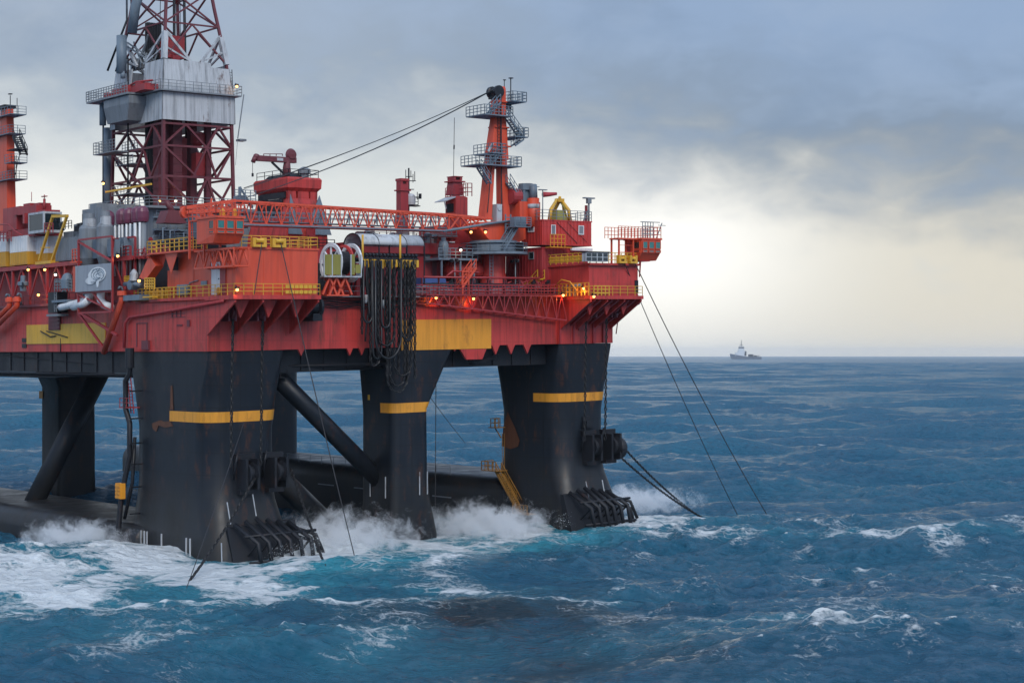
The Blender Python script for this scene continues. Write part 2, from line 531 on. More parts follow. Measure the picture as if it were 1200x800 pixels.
# panels of mesh on the railing
b = MB()
for a, c in ((U(334, -5.65), U(371, -5.65)),):
    for k in range(7): b.box(a+(c-a)*k/7+.04, a+(c-a)*(k+1)/7-.05, -5.72, -5.66, zA+.15, zA+.5); b.box(a+(c-a)*k/7+.04, a+(c-a)*(k+1)/7-.05, -5.72, -5.66, zA+.7, zA+1.05)
b.build('rail_panel', YELLOW, pa)
b = MB()
for k in range(5):
    a = 48.8+k*.62; b.box(a, a+.12, -5.75, -5.66, zC, zC+1.2)
for z in (.3, .75, 1.15): b.box(48.8, 51.4, -5.74, -5.67, zC+z-.06, zC+z+.06)
b.build('rail_panel', YELLOW, pc)
# fixtures on the near column
b = MB()
v = 9.4
b.box(-.06, 0, V(173, 0), V(160, 0), 25.45, 25.55); b.box(-.06, 0, V(161.2, 0), V(160, 0), 22.9, 25.5); b.box(-.06, 0, V(173, 0), V(171.8, 0), 23.4, 25.5)
b.box(-.25, 0, V(176, 0), V(168, 0), 22.6, 23.6)
b.box(-.12, 0, V(223, 0), V(220, 0), 25.0, 25.7); b.box(-.1, 0, V(214, 0), V(208, 0), 25.1, 25.25)
b.box(-.05, 0, V(217, 0), V(200, 0), 26.35, 26.42); b.box(-.05, 0, V(217, 0), V(200, 0), 26.0, 26.06)
for px in (202, 207, 212): b.box(-.05, 0, V(px+.6, 0), V(px-.6, 0), 26.0, 26.8)
split_build(b, 'access_marking', MAROON, rig)
b = MB()
b.tube([(-.3, V(262, -.3), 27.5), (-.3, V(190, -.3), 26.6), (-.3, V(152, -.3), 26.2), (-.35, V(147, -.3), 25.6), (-.35, V(146, -.3), 22.8)], .17)
b.build('drain_pipe', RED2, rig)
b = MB()
vp = V(150, -1)
pts = [(-.8, vp, 22.7), (-.8, vp, 20.0), (-.9, V(147, -.9), 19.2), (-.9, V(147.5, -.9), 16.0), (-.9, V(152, -.9), 14.6), (-.9, V(152, -.9), 11), (-1.2, V(146.5, -1.2), 8.6), (-1.6, V(141, -1.6), 5.6), (-1.7, V(139, -1.7), 3), (-1.7, V(138.5, -1.7), 1.0)]
b.tube(pts, .3); b.cyl((-.8, vp, 20.6), .5, .5, 2.2, 10)
for z in (18, 15, 12.3, 10, 7.5, 4.6): b.box(-1.2, .3, vp-.9, vp-.75, z, z+.16)
b.tube([(-.3, V(158, -.3), 13), (-.5, V(155, -.5), 8), (-.9, V(146, -.9), 4)], .2)
b.build('caisson_pipe', DARK, rig)
b = MB(); b.ladder((-.5, V(157, -.5), 15.6), (-.5, V(153, -.5), 19.6), (0, .7, 0), .05); b.box(-1.1, .2, V(162, 0), V(150, 0), 16.2, 16.3); b.rail([(-1.1, V(163, 0), 16.3), (-1.1, V(151, 0), 16.3)], 1, .8, .04); b.build('ladder', RED2, rig)
b = MB(); b.box(-1.9, -1.3, V(147, -1.3), V(141, -1.3), 6.3, 8.0)
for k in range(4): b.box(-2, -1.9, V(147, -1.3)+.12, V(141, -1.3)-.1, 6.4+k*.4, 6.6+k*.4)
b.build('hose_station', AMBER, rig)
# draught posts near the waterline
b = MB()
for px in (166, 170, 173, 190, 219, 223.5): 
    vv = V(px, -.7); b.box(-.85, -.72, vv-.07, vv+.07, .6, 3.0)
split_build(b, 'draught_scale', CLAD, rig)
b = MB()
for px, z0 in ((260, .6), (272, 4.6), (302, 5.2)):
    u = U(px, -2.2); b.bar((u, -1.9-.3*(z0 < 1), z0), (u, -1.2-.9*(z0 < 1), z0+2.2), .05)
for px in (434, 452):
    vv = V(px, 23.8); b.box(23.72, 23.8, vv-.06, vv+.06, 5.4, 7.8)
for px in (492, 501):
    u = U(px, .2); b.box(u-.05, u+.05, .2, .3, 5.6, 8.2)
b.bar((48.9+.5, -2.4, .5), (48.9+.5, -1.5, 3.0), .05); b.bar((51.5, -2.0, 3.4), (51.5, -1.4, 5.6), .05); b.bar((54.2, -2.0, 3.4), (54.2, -1.4, 5.6), .05); b.bar((53, -2.6, .8), (53, -2.2, 3.2), .05)
split_build(b, 'draught_scale', CLAD, rig)


# anchor racks (bolsters) and fairleads
def bolster(u0, u1):
    b = MB()
    n = 6
    for k in range(n):
        u = u0+(u1-u0)*k/(n-1)
        top = (u-.5, -1.5-.02*k, 4.9-.22*abs(k-2)); mid = (u+.75, -4.1, 2.6); low = (u+.95, -4.5, .0)
        b.tube([top, mid, low], .26, 6)
        b.tube([(u+.75, -4.1, 2.6), (u+.6, -1.4, .4)], .13, 5)
    for a, z in ((-3.3, 3.3), (-4.35, .7)): b.tube([(u0-.4, a, z), (u1+1.9, a, z)], .16, 6)
    b.tube([(u1-.3, -1.4, 3.8), (u1+1.7, -3.6, 2.9), (u1+2.4, -4.1, .8)], .2, 6)
    b.tube([(u1-.3, -1.4, 3.0), (u1+1.7, -3.6, 2.1), (u1+2.0, -4.1, 0)], .17, 6)
    b.loft([[(u0-1.2, -2.9, -.5), (u1+.9, -3.2, -.5), (u1+.9, -1.6, -.5), (u0-1.2, -1.6, -.5)], [(u0-1.2, -1.2, 4.2), (u1+.5, -1.4, 4.4), (u1+.5, -.6, 4.4), (u0-1.2, -.6, 4.2)]])
    return b.build('anchor_rack', DARK, rig)


bolster(2.8, 9.2); bolster(49.2, 55.2)


def fairlead(u, z, v=-.5):
    b = MB()
    b.box(u-.85, u-.55, v-1.2, v+.8, z-1.7, z+1.5); b.box(u+.55, u+.85, v-1.2, v+.8, z-1.7, z+1.5)
    b.turn((u-.5, v-.6, z), [(1.0, 0), (1.15, .12), (.72, .3), (.72, .7), (1.15, .88), (1.0, 1.0)], 18, 0)
    b.box(u-1.1, u+1.1, v+.2, v+.8, z+1.3, z+2.0); b.box(u-.9, u+.9, v-.2, v+.8, z-2.2, z-1.7)
    b.tube([(u-1.4, v+.3, z-.6), (u-1.4, v-.1, z+1.2), (u-1.1, v, z+2.2)], .13, 6)
    return b.build('fairlead', DARK, rig)


for u in (4.4, 7.9): fairlead(u, 9.6)
for u in (53.2, 56.4): fairlead(u, 9.7)
b = MB(); b.turn((57.6, -.6, 9.3), [(.02, -.5), (1.3, -.45), (1.45, 0), (1.3, .45), (.02, .5)], 20, 0); b.build('fairlead_sheave', DARK, rig)
# hawse sheaves under the winch platforms
for (us, z) in (((U(275, -3), U(309, -3)), zA), ((51.8, 55.2), zC)):
    for u in us:
        b = MB(); b.turn((u-.2, -2.2, z-1.5), [(.02, 0), (.9, 0), (.7, .12), (.7, .3), (.9, .42), (.02, .42)], 16, 0)
        b.box(u-.5, u-.3, -2.6, -.2, z-2.6, z-.42); b.box(u+.32, u+.5, -2.6, -.2, z-2.6, z-.42)
        b.build('chain_sheave', MAROON, rig)
# brown rust-coloured cover, hatches and small marks on the far column
b = MB(); b.box(52.3, 53.6, .05, .18, 12.0, 13.4); b.box(52.2, 53.8, -.25, .18, 11.9, 12.15); b.box(52.5, 53.5, -.5, .18, 12.1, 12.9)
b.build('recess_hatch', DARK, rig)
def stain(pts, u):
    b = MB(); q = []
    for px, y in pts:
        v = V(px, u); q.append((u, v, Z(y, u, v)))
    b.prism(q, (-.02, 0, 0)); b.build('rust_stain', RUST, rig)
stain([(588, 522), (590, 500), (595, 482), (598, 490), (603, 500), (609, 516), (607, 523), (598, 526)], 48.44)
stain([(200, 452), (202, 452), (203.2, 480), (199.3, 480)], .2)
stain([(178, 496), (188, 492), (192, 494), (199, 493), (203, 499), (194, 501), (186, 498), (183, 506), (179, 502)], .2)
b = MB()
for px, y in ((118, 664), (188, 657), (194, 657)):
    u = -6.5 if px < 150 else -2.8; v = V(px, u); z = Z(y, u, v)
    if px < 150: b.tube([(u, v-.6, z-1.5), (u, v-.6, z), (u, v-.3, z+.45), (u, v+.3, z+.45), (u, v+.6, z), (u, v+.6, z-1.5)], .16, 6)
    else: b.box(u-.25, u+.25, v-.25, v+.25, z-1.5, z+.25)
split_build(b, 'bollard', DARK, rig)
# columns' ladders and the amber stair tower down to the pontoon
b = MB()
us = 48.35
pl0 = V(578, us)
b.box(46.5, 48.4, V(592, 48), V(575, 48), 6.5, 6.6); b.rail([(46.5, V(592, 48), 6.6), (46.5, V(575, 48), 6.6), (48.4, V(575, 48), 6.6)], 1.1, .8, .05)
b.stair((47.2, V(581, 47.2), 6.5), (47.2, V(608, 47.2), 1.6), (.9, 0, 0), .09)
b.box(46.4, 48.5, V(622, 47), V(604, 47), 1.5, 1.62); b.rail([(46.4, V(622, 47), 1.6), (46.4, V(605, 47), 1.6)], 1.1, .7, .05)
b.build('stairway', STAIRM, rig)
b = MB()
b.box(46.9, 48.5, V(592, 48.4), V(583, 48.4), 11.9, 12.0); b.rail([(46.9, V(592, 48), 12), (46.9, V(583, 48), 12), (48.4, V(583, 48), 12)], 1.1, .7, .045)
b.bar((48.3, V(588, 48.4), 10.6), (47.2, V(586, 48), 11.9), .06); b.ladder((48.2, V(591, 48.2), 3), (48.2, V(591, 48.2), 11.2), (0, .4, 0), .03)
b.build('access_balcony', STAIRM, rig)
# orange struts leaning on the short side, and a flare line pair
b = MB(); b.tube([(-.9, V(143, -.9), 29.0), (-.9, V(142.5, -.9), 28.0), (.1, V(121.5, .1), 22.3)], .34, 10); b.cyl((-.9, V(143, -.9), 28.6), .55, .55, .5, 12); split_build(b, 'loading_boom_strut', ORANGE, rig)
b = MB()
for d in (0, 1.0):
    vv = V(20-9*d, -.9)
    b.tube([(-.9, vv, 29.2), (-.9, vv, 28.1), (-.6, V(-12-9*d, -.6), 24.8)], .33, 10); b.cyl((-.9, vv, 28.6), .52, .52, .5, 12)
split_build(b, 'loading_boom_strut', ORANGE, rig)
# ribs and plates on the deck side below the far platform
b = MB()
for px in (628, 645, 655, 671):
    vv = V(px, 48.3) if px < 655 else 0
    if px < 655: b.box(48.1, 48.3, vv, vv+.25, 22.6, 26)
    else:
        u = U(px, 0); b.box(u, u+.25, -.16, 0, 22.5, 26.6)
for u in (53.8, 55.5): b.box(u, u+.5, -.25, 0, 22.45, 27)
b.box(51.5, 53, -.2, 0, 24, 26); b.box(48.05, 48.3, V(641, 48.3), V(632, 48.3), 23.0, 25.8)
split_build(b, 'stiffener', RED2, rig)
# truss walkway hung on the long side
b = MB()
ua, ub = U(500, -2), U(664, -2)
za = Z(345.5, ua, -2); zb = Z(347, ub, -2)
b.truss((ua, -2.0, za-.9), (ub, -2.0, zb-2.9), (0, 1.9, 0), (0, 0, .9), 13, .08, .05, (0, 0, 2.9))
b.box(ua, ub, -2.1, .2, za-.05, za+.03)
b.rail([(ua, -2.0, za), (ub, -2.0, za+.2)], 1.1, 1.0, .035, 2)
b.build('hung_walkway', RED2, rig)
# edge walkway and small railings on the long deck side
b = MB()
b.box(10.4, 31, -.7, .3, 28.0, 28.12)
b.rail([(U(390, -.6), -.6, 28.1), (30.8, -.6, 28.1)], 1.1, 1.2, .035, 1)
b.build('edge_walkway', GREY, rig)
# short side: deck edge beams, fenders
b = MB()
b.box(.2, .6, 17.8, 84, 27.9, 28.2); b.rail([(.3, 18.5, 28.2), (.3, 84, 28.2)], 1.1, 1.6, .035, 1)
b.box(.35, .6, V(58, .5), V(71, .5), 25.0, 27.8)
for k in range(6): b.box(.25, .36, V(59, .5)+0, V(70, .5), 25.1+k*.45, 25.2+k*.45)
b.build('edge_walkway', MAROON, rig)
b = MB()
for z in (23.6, 22.9): b.box(.5, .6, V(31, .6)-.1, V(28, .6)+.4, z, z+.5)
b.tube([(.45, V(48, .5), 24.9), (.4, V(60, .5), 24.2), (.4, V(66, .5), 24.3)], .07); b.tube([(.45, V(55, .5), 24.9), (.4, V(80, .5), 24.1)], .06)
b.tube([(.5, V(71, .5), 22.4), (.5, V(71, .5), 24)], .06); b.tube([(1.3, V(5, 1.3), 21.9), (1.3, V(110, 1.3), 20.9)], .05)
split_build(b, 'drain_pipe', DARK, rig)
# ------------------------------------------------------------------ things standing on the rig
def window(par, face, c, a0, a1, z0, z1, glass=GLASSD, frame=GREY, name='window'):
    f = MB(); p = MB(); w = .09
    def bx(m, s0, s1, q0, q1, t0, t1):
        if face == 'L': m.box(c-t1, c-t0, s0, s1, q0, q1)
        else: m.box(s0, s1, c-t1, c-t0, q0, q1)
    bx(f, a0-w, a1+w, z0-w, z0, .0, .07); bx(f, a0-w, a1+w, z1, z1+w, .0, .07); bx(f, a0-w, a0, z0, z1, .0, .07); bx(f, a1, a1+w, z0, z1, .0, .07)
    o = f.build(name, frame, par)
    bx(p, a0, a1, z0, z1, .0, .03); p.build('pane', glass, o)
    return o


def door(par, face, c, a0, a1, z0, z1, mat=WHITE, frame=RED2):
    f = MB(); h = MB(); fr = MB()
    def bx(m, s0, s1, q0, q1, t0, t1):
        if face == 'L': m.box(c-t1, c-t0, s0, s1, q0, q1)
        else: m.box(s0, s1, c-t1, c-t0, q0, q1)
    bx(f, a0, a1, z0, z1, 0, .05); o = f.build('door', mat, par)
    bx(fr, a0-.1, a0, z0, z1+.1, 0, .09); bx(fr, a1, a1+.1, z0, z1+.1, 0, .09); bx(fr, a0, a1, z1, z1+.1, 0, .09); fr.build('door_frame', frame, o)
    bx(h, a0+.1, a0+.2, (z0+z1)/2-.06, (z0+z1)/2+.06, .05, .12); h.build('handle', DARK, o)
    return o


# ---- winch house on the nearest column
h = thing('winch_house', 'orange-red steel winch house with an open white door on the nearest column', 'winch house', (5, 0, zA))
b = MB(); b.box(.4, 10.3, -4.9, 9.2, zA, 32.75); b.box(.25, 10.45, -5.0, 4.4, 32.75, 32.95)
for u in (3.7, 7.0): b.box(u, u+.06, -4.93, -4.9, zA, 32.7)
for v in (-.5, 3.5): b.box(.36, .4, v, v+.06, zA, 32.7)
b.build('wall', ORANGE, h)
door(h, 'L', .4, V(258, .4), V(249, .4), zA+.15, Z(309, .4, 0), WHITE, WHITE)
b = MB(); b.box(.3, .4, V(265, .4), V(258.6, .4), zA+.15, Z(311, .4, 0)-.3); b.build('door_opening', RED2, h)
b = MB(); b.turn((.2, V(255, .2), zA+.5), [(.3, 0), (.42, .06), (.42, .14), (.3, .2)], 14, 0); b.build('hose_reel', AMBER, h)
b = MB(); b.rail([(.3, 4.0, 32.95), (.3, .6, 32.95)], 1.1, 1.1, .04, 2); ue = U(372, -4.9)
b.rail([(U(283, -4.9), -4.9, 32.95), (ue, -4.9, 32.95), (ue, 4, 32.95)], 1.15, 1.2, .04, 2); b.build('railing', YELLOW, h)
b = MB()
for px in (304, 327):
    u = U(px, -5.2); b.box(u-.8, u+.8, -5.35, -4.7, 32.95, 33.2); b.box(u-.8, u-.45, -5.3, -4.8, 33.2, 33.9); b.box(u+.45, u+.8, -5.3, -4.8, 33.2, 33.9); b.turn((u-.45, -5.1, 33.6), [(.3, 0), (.22, .45), (.3, .9)], 10, 0)
b.build('roller_fairlead', YELLOW, h)
b = MB(); v0, v1 = V(229, -.6), V(175, -.6)
b.box(-.9, .4, v0, v1, 32.8, 33.0); b.prism([(.38, v1-2, 32.8), (.38, v1, 32.8), (-.8, v1+.4, 32.7), (.38, v1-1, 31.4)], (-.1, -.3, 0)); b.prism([(-.6, 5.2, 32.8), (-.6, 8, 32.8), (-.6, 6.6, 30.6)], (.06, 0, 0))
b.prism([(-.6, v1, 32.8), (-.6, v1+2.4, 30.4), (-.6, v1+.8, 30.2), (-.6, v1-1.4, 31.6)], (1, 0, 0))
b.build('side_gallery', ORANGE, h)
b = MB(); b.rail([(-.85, v0, 33), (-.85, v1, 33), (.3, v1, 33)], 1.25, 1.0, .045, 2); b.build('railing', YELLOW, h)
b = MB(); b.box(-.5, .1, V(206, -.2), V(199, -.2), 31.0, 32.4); b.build('equipment_box', DARK, h)
b = MB(); va, vb = V(275, -1.2), V(229, -1.2)
b.truss((-1.3, va, 30.9), (-1.3, vb, 30.9), (1.7, 0, 0), (0, 0, 1.75), 4, .1, .08); b.build('bracket_truss', ORANGE, h)
b = MB(); b.box(.32, .4, V(243, .4), V(236, .4), 29.2, 29.7); b.tube([(.3, V(232, .3), 29.8), (.3, V(222, .3), 29.6), (.3, V(222, .3), 28.6)], .06); b.box(.1, .4, V(222, .3)+.2, V(209, .3), zA+.3, zA+1.4); b.build('equipment_box', GREY, h)
b = MB(); b.box(.2, 1.4, 9.2, 16.8, zA-.1, zA+.05); b.rail([(.25, V(224, .25), zA+.05), (.25, 16.5, zA+.05)], 1.15, .9, .05, 2)
for k in range(3): b.box(.4, 1.2, 10+k*1.7, 11.1+k*1.7, zA+.05, zA+1.0)
b.build('side_walkway', YELLOW, h)

# ---- control cab of that house
def cab(name, lab, u0, u1, v0, v1, z0, z1, doorface):
    c = thing(name, lab, 'control cab', ((u0+u1)/2, (v0+v1)/2, z0))
    b = MB(); s = .75
    b.loft([[(u0+.1, v0+s, z0), (u1-.1, v0+s, z0), (u1, v1, z0), (u0, v1, z0)], [(u0, v0+.12, z0+.9), (u1, v0+.12, z0+.9), (u1, v1, z0+.9), (u0, v1, z0+.9)], [(u0, v0, z1), (u1, v0, z1), (u1, v1, z1), (u0, v1, z1)]])
    b.box(u0-.12, u1+.12, v0-.12, v1+.12, z1, z1+.22)
    b.build('cab_body', ORANGE, c)
    zz = (z0+.95, (z0+z1)/2-.02, (z0+z1)/2+.16, z1-.2); w = (u1-u0)
    for a, d in ((.04, .3), (.36, .64), (.7, .97)):
        for za_, zb_ in ((zz[0], zz[1]), (zz[2], zz[3])):
            window(c, 'R', v0-.01, u0+w*a+.08, u0+w*d-.06, za_+.06, zb_-.06, TEAL, ORANGE)
    for za_, zb_ in ((zz[0], zz[1]), (zz[2], zz[3])):
        window(c, 'L', u0, v0+.4, v0+1.3, za_+.06, zb_-.06, GLASSD, ORANGE)
    if doorface: door(c, 'L', u0, v0+1.9, v0+2.8, z0+.1, z0+2.2, RED2, ORANGE)
    return c


uc = U(253, -6.4)
zc0, zc1 = Z(284, uc, -6.4), Z(255, uc, -6.4)
cabA = cab('control_cab', 'orange control cab with teal windows on top of the nearest winch house', uc, U(286, -6.4), -6.4, -2.6, zc0, zc1, False)
b = MB(); zt = zc1+.22
b.rail([(uc, -2.6, zt), (uc, -6.4, zt), (U(286, -6.4), -6.4, zt), (U(286, -6.4), -2.6, zt)], 1.2, .7, .04, 2)
b.bar((uc+.6, -4, zt), (uc+.9, -4, zt+1.9), .09); b.bar((uc+1.6, -5, zt), (uc+1.4, -5, zt+1.5), .08)
b.build('railing', ORANGE, cabA)
b = MB(); vv0, vv1 = V(238, -1.6), V(222, -1.6)
b.box(-1.7, .3, -2.6, vv1, zc0+2.5, zc0+2.62); b.rail([(-1.7, -2.4, zc0+2.62), (-1.7, vv1, zc0+2.62), (.2, vv1, zc0+2.62)], 1.2, .8, .045, 2)
for v in (-2.3, vv1-.2):
    b.box(-1.75, -1.55, v, v+.2, 31.9, zc0+2.5); b.box(.1, .3, v, v+.2, 33, zc0+2.5)
b.ladder((-1.5, .4, 33), (-1.5, .4, zc0+2.6), (0, .5, 0), .035)
b.build('access_frame', ORANGE, cabA)
b = MB(); b.turn((uc+1.2, -5.6, zt), [(.3, 0), (.3, .5), (.1, .8)], 10); b.turn((uc+2.6, -5.6, zt), [(.25, 0), (.25, .6), (.1, .8)], 10); b.build('roof_lamp_housing', AMBER, cabA)

# ---- winch house on the far column
u0, u1 = 48.6, 56.8
h2 = thing('winch_house', 'salmon-red winch house with its side lit orange on the far column platform', 'winch house', (52, 0, zC))
zt2 = Z(308, 48.6, -5); vL = V(637, 48.7)
b = MB(); b.box(u0+.1, u1, -5, vL, zC, zt2-.25); b.box(u0-.1, u1+.1, -5.4, vL+.2, zt2-.25, zt2); b.box(52.3, 52.36, -5.03, -5, zC, zt2-.3)
b.build('wall', RED, h2)
b = MB(); ve = vL-.4
b.rail([(u0, ve, zt2), (u0, -5.3, zt2), (u1, -5.3, zt2)], 1.25, 1.0, .045, 2); b.build('railing', YELLOW, h2)
b = MB()
for k in range(9): b.box(u0+.02, u0+.06, -4.4+k*.95, -3.6+k*.95, zt2+.2, zt2+1.0)
b.build('rail_panel', YELLOW, h2)
b = MB()
for px in (729, 742):
    u = U(px, -5.6); b.box(u-.6, u+.6, -5.8, -5.2, zt2, zt2+.25); b.box(u-.6, u-.3, -5.75, -5.2, zt2+.2, zt2+1.0); b.box(u+.3, u+.6, -5.75, -5.2, zt2+.2, zt2+1.0); b.turn((u-.3, -5.5, zt2+.6), [(.25, 0), (.2, .3), (.25, .6)], 10, 0)
b.build('roller_fairlead', YELLOW, h2)
b = MB(); ua, ub = U(686, -5.5), U(712, -5.5)
b.box(ua, ub, -5.6, -4.9, zt2+.15, zt2+1.2); o = b.build('louvre_box', CLAD, h2)
b = MB()
for k in range(4):
    for z in (.25, .75): b.box(ua+(ub-ua)*(k+.12)/4, ua+(ub-ua)*(k+.9)/4, -5.64, -5.6, zt2+z, zt2+z+.38)
b.build('louvre', GLASSD, o)
b = MB(); b.prism([(ua-.1, -5.65, zt2+1.2), (ub+.5, -5.65, zt2+1.2), (ub+.2, -5.65, zt2+1.35), (ua-.1, -5.65, zt2+1.35)], (0, .9, 0)); b.build('lid', DARK, o)
b = MB(); b.box(u1-.55, u1+.04, -5.06, -4.5, zC+.3, zC+1.9); b.build('equipment_box', DARK, h2)
b = MB(); b.tube([(48.4, V(668, 48.4), zC+1.2), (48.4, V(680, 48.4), zC+1.3)], .18); b.box(47.9, 48.5, V(648, 48)-.5, V(640, 48), zC, zC+1.1)
for k in range(7):
    t = math.pi*k/6; b.bar((47.6, V(674, 47.6)+1.4-1.4*math.cos(t), zC+.8+.6*math.sin(t)), (47.6, V(674, 47.6)+1.4-1.4*math.cos(t), zC), .04)
b.build('valve_rack', GREY, h2)
b = MB()
b.rail([(47.4, V(655, 47.4), zC), (47.4, V(690, 47.4), zC)], 1.5, .7, .06, 2); b.tube([(47.2, V(650, 47.2), zC+1.2), (47.2, V(658, 47.2), zC+2), (47.2, V(668, 47.2), zC+1.7), (47.2, V(676, 47.2), zC+.6)], .08)
b.build('railing', AMBER, h2)
b = MB(); b.stair((46.6, V(630, 46.6), Z(326, 46.6, 3)), (46.6, V(612, 46.6), Z(345, 46.6, 3)), (1.1, 0, 0), .07); b.build('stairway', YELLOW, h2)

ucc = U(752, -6.2); uce = U(774.5, -6.2)
zz0, zz1 = Z(305, 58, -6.2), Z(281, 58, -6.2)
cabC = cab('control_cab', 'orange control cab with green panes jutting past the far end of the rig', ucc, uce, -6.2, -3.2, zz0, zz1, True)
b = MB(); zt = zz1+.22
ul = U(722, -5.2)
b.box(ul, ucc-.12, -5.6, -4, zz1, zz1+.18)
for u in (ul+.2, U(740, -5.2)): b.box(u, u+.16, -5.5, -5.3, zt2, zz1); b.box(u, u+.16, -4.2, -4.0, zt2, zz1)
for k in range(3): b.bar((ul+.2, -5.4, zt2+.6+k*.8), (U(740, -5.2), -5.4, zt2+.6+k*.8), .03)
b.rail([(ul, -5.6, zt), (ucc, -5.6, zt), (uce, -6.2, zt), (uce, -3.2, zt), (ul, -3.2, zt)], 1.35, .55, .035, 2)
b.build('railing', ORANGE, cabC)
b = MB(); b.rail([(ucc+.1, -6.25, zt), (ucc+1.9, -6.25, zt)], 1.9, .45, .04, 3); b.bar((uce-.6, -6, zt), (uce+.4, -6, zt+1.9), .05); b.bar((uce-.3, -6, zt+1.6), (uce+1.0, -6, zt+1.6), .04); b.bar((ucc, -6, zt+1.95), (uce, -6, zt+1.95), .05)
b.build('guard_frame', GREY, cabC)
b = MB(); b.bar((ucc+.4, -4.6, zz0), (56.9, -4.6, zz0-2.0), .07); b.bar((ucc+.4, -5.6, zz0), (56.9, -5.2, zz0-2.0), .07); b.box(56.6, ucc+2, -5.6, -3.4, zz0-.12, zz0); b.build('cab_bracket', RED2, cabC)

# ---- stacked accommodation boxes behind the far platform
def cabin(name, lab, u0, u1, v0, v1, z0, z1, mat=RED, rib=.55, grp=None, cat='cabin'):
    c = thing(name, lab, cat, ((u0+u1)/2, (v0+v1)/2, z0), grp)
    b = MB(); b.box(u0, u1, v0, v1, z0, z1)
    u = u0+.25
    while u < u1-.2 and rib: b.box(u, u+.12, v0-.05, v0, z0+.12, z1-.12); u += rib
    v = v0+.25
    while v < v1-.2 and rib: b.box(u0-.05, u0, v, v+.12, z0+.12, z1-.12); v += rib
    for a in (z0, z1-.14): b.box(u0-.07, u1+.07, v0-.07, v1+.07, a, a+.14)
    b.build('wall', mat, c); return c


uh, vh = 47.4, 2.0
ur = U(693, vh); vl = V(611, uh)
zh0, zh1 = Z(287, uh, vh), Z(257, uh, vh)
c1 = cabin('accommodation_cabin', 'upper red ribbed cabin with three small windows and railed roof', uh, ur, vh, vl, zh0, zh1)
window(c1, 'R', vh-.05, U(646, vh), U(650, vh), Z(274, 48, 2), Z(264, 48, 2), GREY, WHITE)
window(c1, 'R', vh-.05, U(678, vh), U(683, vh), Z(274, 53, 2), Z(265, 53, 2), GREY, WHITE)
window(c1, 'L', uh-.05, V(626, uh), V(620, uh), Z(271, uh, 4), Z(264, uh, 4), GREY, WHITE)
b = MB(); b.rail([(uh, vl, zh1), (uh, vh, zh1), (ur, vh, zh1), (ur, vl, zh1)], 1.2, 1.1, .035, 2); b.build('railing', GREY, c1)
b = MB(); b.bar((U(652, vh), vh-.1, zh1-.3), (U(676, vh), vh-.1, zh0+.3), .03); b.bar((U(665, vh), vh-.1, zh1-.3), (U(687, vh), vh-.1, zh0+.5), .02); b.build('stay', DARK, c1)
zl0 = 28.1
c2 = cabin('accommodation_cabin', 'lower red cabin supporting the ribbed cabin, with one dark window', uh+.1, ur-.4, vh+.2, V(592, uh), zl0, zh0-.25, RED2)
window(c2, 'L', uh+.05, V(625, uh), V(620, uh), Z(303, uh, 4), Z(296, uh, 4), GLASSD, GREY)
b = MB(); b.box(U(668, vh), U(692, vh), vh-.4, vh-.1, zh0-.6, zh0-.3); b.build('strip_light', WHITE, c2)
b = MB(); b.box(U(645, 1), U(670, 1), .9, 1.9, Z(290, 48, 1), Z(289, 48, 1)); b.rail([(U(645, 1), 1, Z(289, 48, 1)), (U(662, 1), 1, Z(289, 48, 1))], 1.5, .6, .045, 2); b.build('balcony', AMBER, c2)
b = MB(); b.ladder((uh-.2, V(606, uh-.2), 28.2), (uh-.2, V(606, uh-.2), Z(296, uh, 5)), (0, .6, 0), .05); b.build('ladder', RED2, c2)

# things on the cabin roof
d = thing('towing_frame', 'yellow four-legged lifting frame standing on the red cabin roof', 'lifting frame', (51, 4, zh1))
ct = U(656, 4); zf = Z(234, ct, 4); b = MB()
for px, vv in ((644, 3.2), (668, 3.2), (650, 5.4), (664, 5.4)):
    u = U(px, vv); b.tube([(u, vv, zh1), (u+(ct-u)*.12, vv+.1, zh1+(zf-zh1)*.5), (ct+(u-ct)*.2, 4, zf)], .28, 6, .2)
b.build('leg', YELLOW, d)
b = MB(); b.box(ct-.5, ct+.5, 3.7, 4.4, zf-.3, zf+.12); b.ball((ct, 4, zf+.25), .2, 6); b.build('head', YELLOW, d)
b = MB(); b.loft([[(ct-1.3, 3, zh1), (ct+.4, 3, zh1), (ct+.4, 4.6, zh1), (ct-1.3, 4.6, zh1)], [(ct-.9, 3.4, zh1+1.3), (ct+.1, 3.4, zh1+1.3), (ct+.1, 4.2, zh1+1.3), (ct-.9, 4.2, zh1+1.3)]]); b.tube([(ct+.1, 4, zf-.3), (ct+.4, 3.6, zf-1.0), (ct+.5, 3.4, zh1+.6)], .1); b.build('base', OLIVE, d)
d = thing('windsock', 'red windsock blowing from a thin pole on the cabin roof', 'windsock', (U(636, 3), 3, zh1))
u = U(636, 3); b = MB(); b.rod((u, 3, zh1), (u, 3, Z(222, u, 3)), .07); b.box(u-.6, u+.6, 2.8, 3.2, Z(223, u, 3), Z(222, u, 3)); b.build('pole', GREY, d)
b = MB(); zz = Z(228, u, 3); b.tube([(u+.05, 3, zz), (u+1.0, 2.8, zz+.05), (u+1.9, 2.6, zz+.15)], .34, 10, .18); b.build('sock', paint('windsock_cloth', (.35, .03, .04), .7, .2, 0, .2), d)
d = thing('radar_mast', 'grey post with a wide scanner bar at the end of the cabin roof', 'radar mast', (U(690, 3), 3, zh1))
u = U(690, 3); zz = Z(233, u, 3); b = MB(); b.rod((u, 3, zh1), (u, 3, zz), .13); b.bar((u, 3, zh1+1.6), (u-1, 3, zh1), .06); b.build('post', GREY, d)
b = MB(); b.box(u-.9, u+.9, 2.8, 3.2, zz, zz+.16); b.box(u-.3, u+.3, 2.8, 3.2, zz-.6, zz); b.build('scanner', GREY, d)
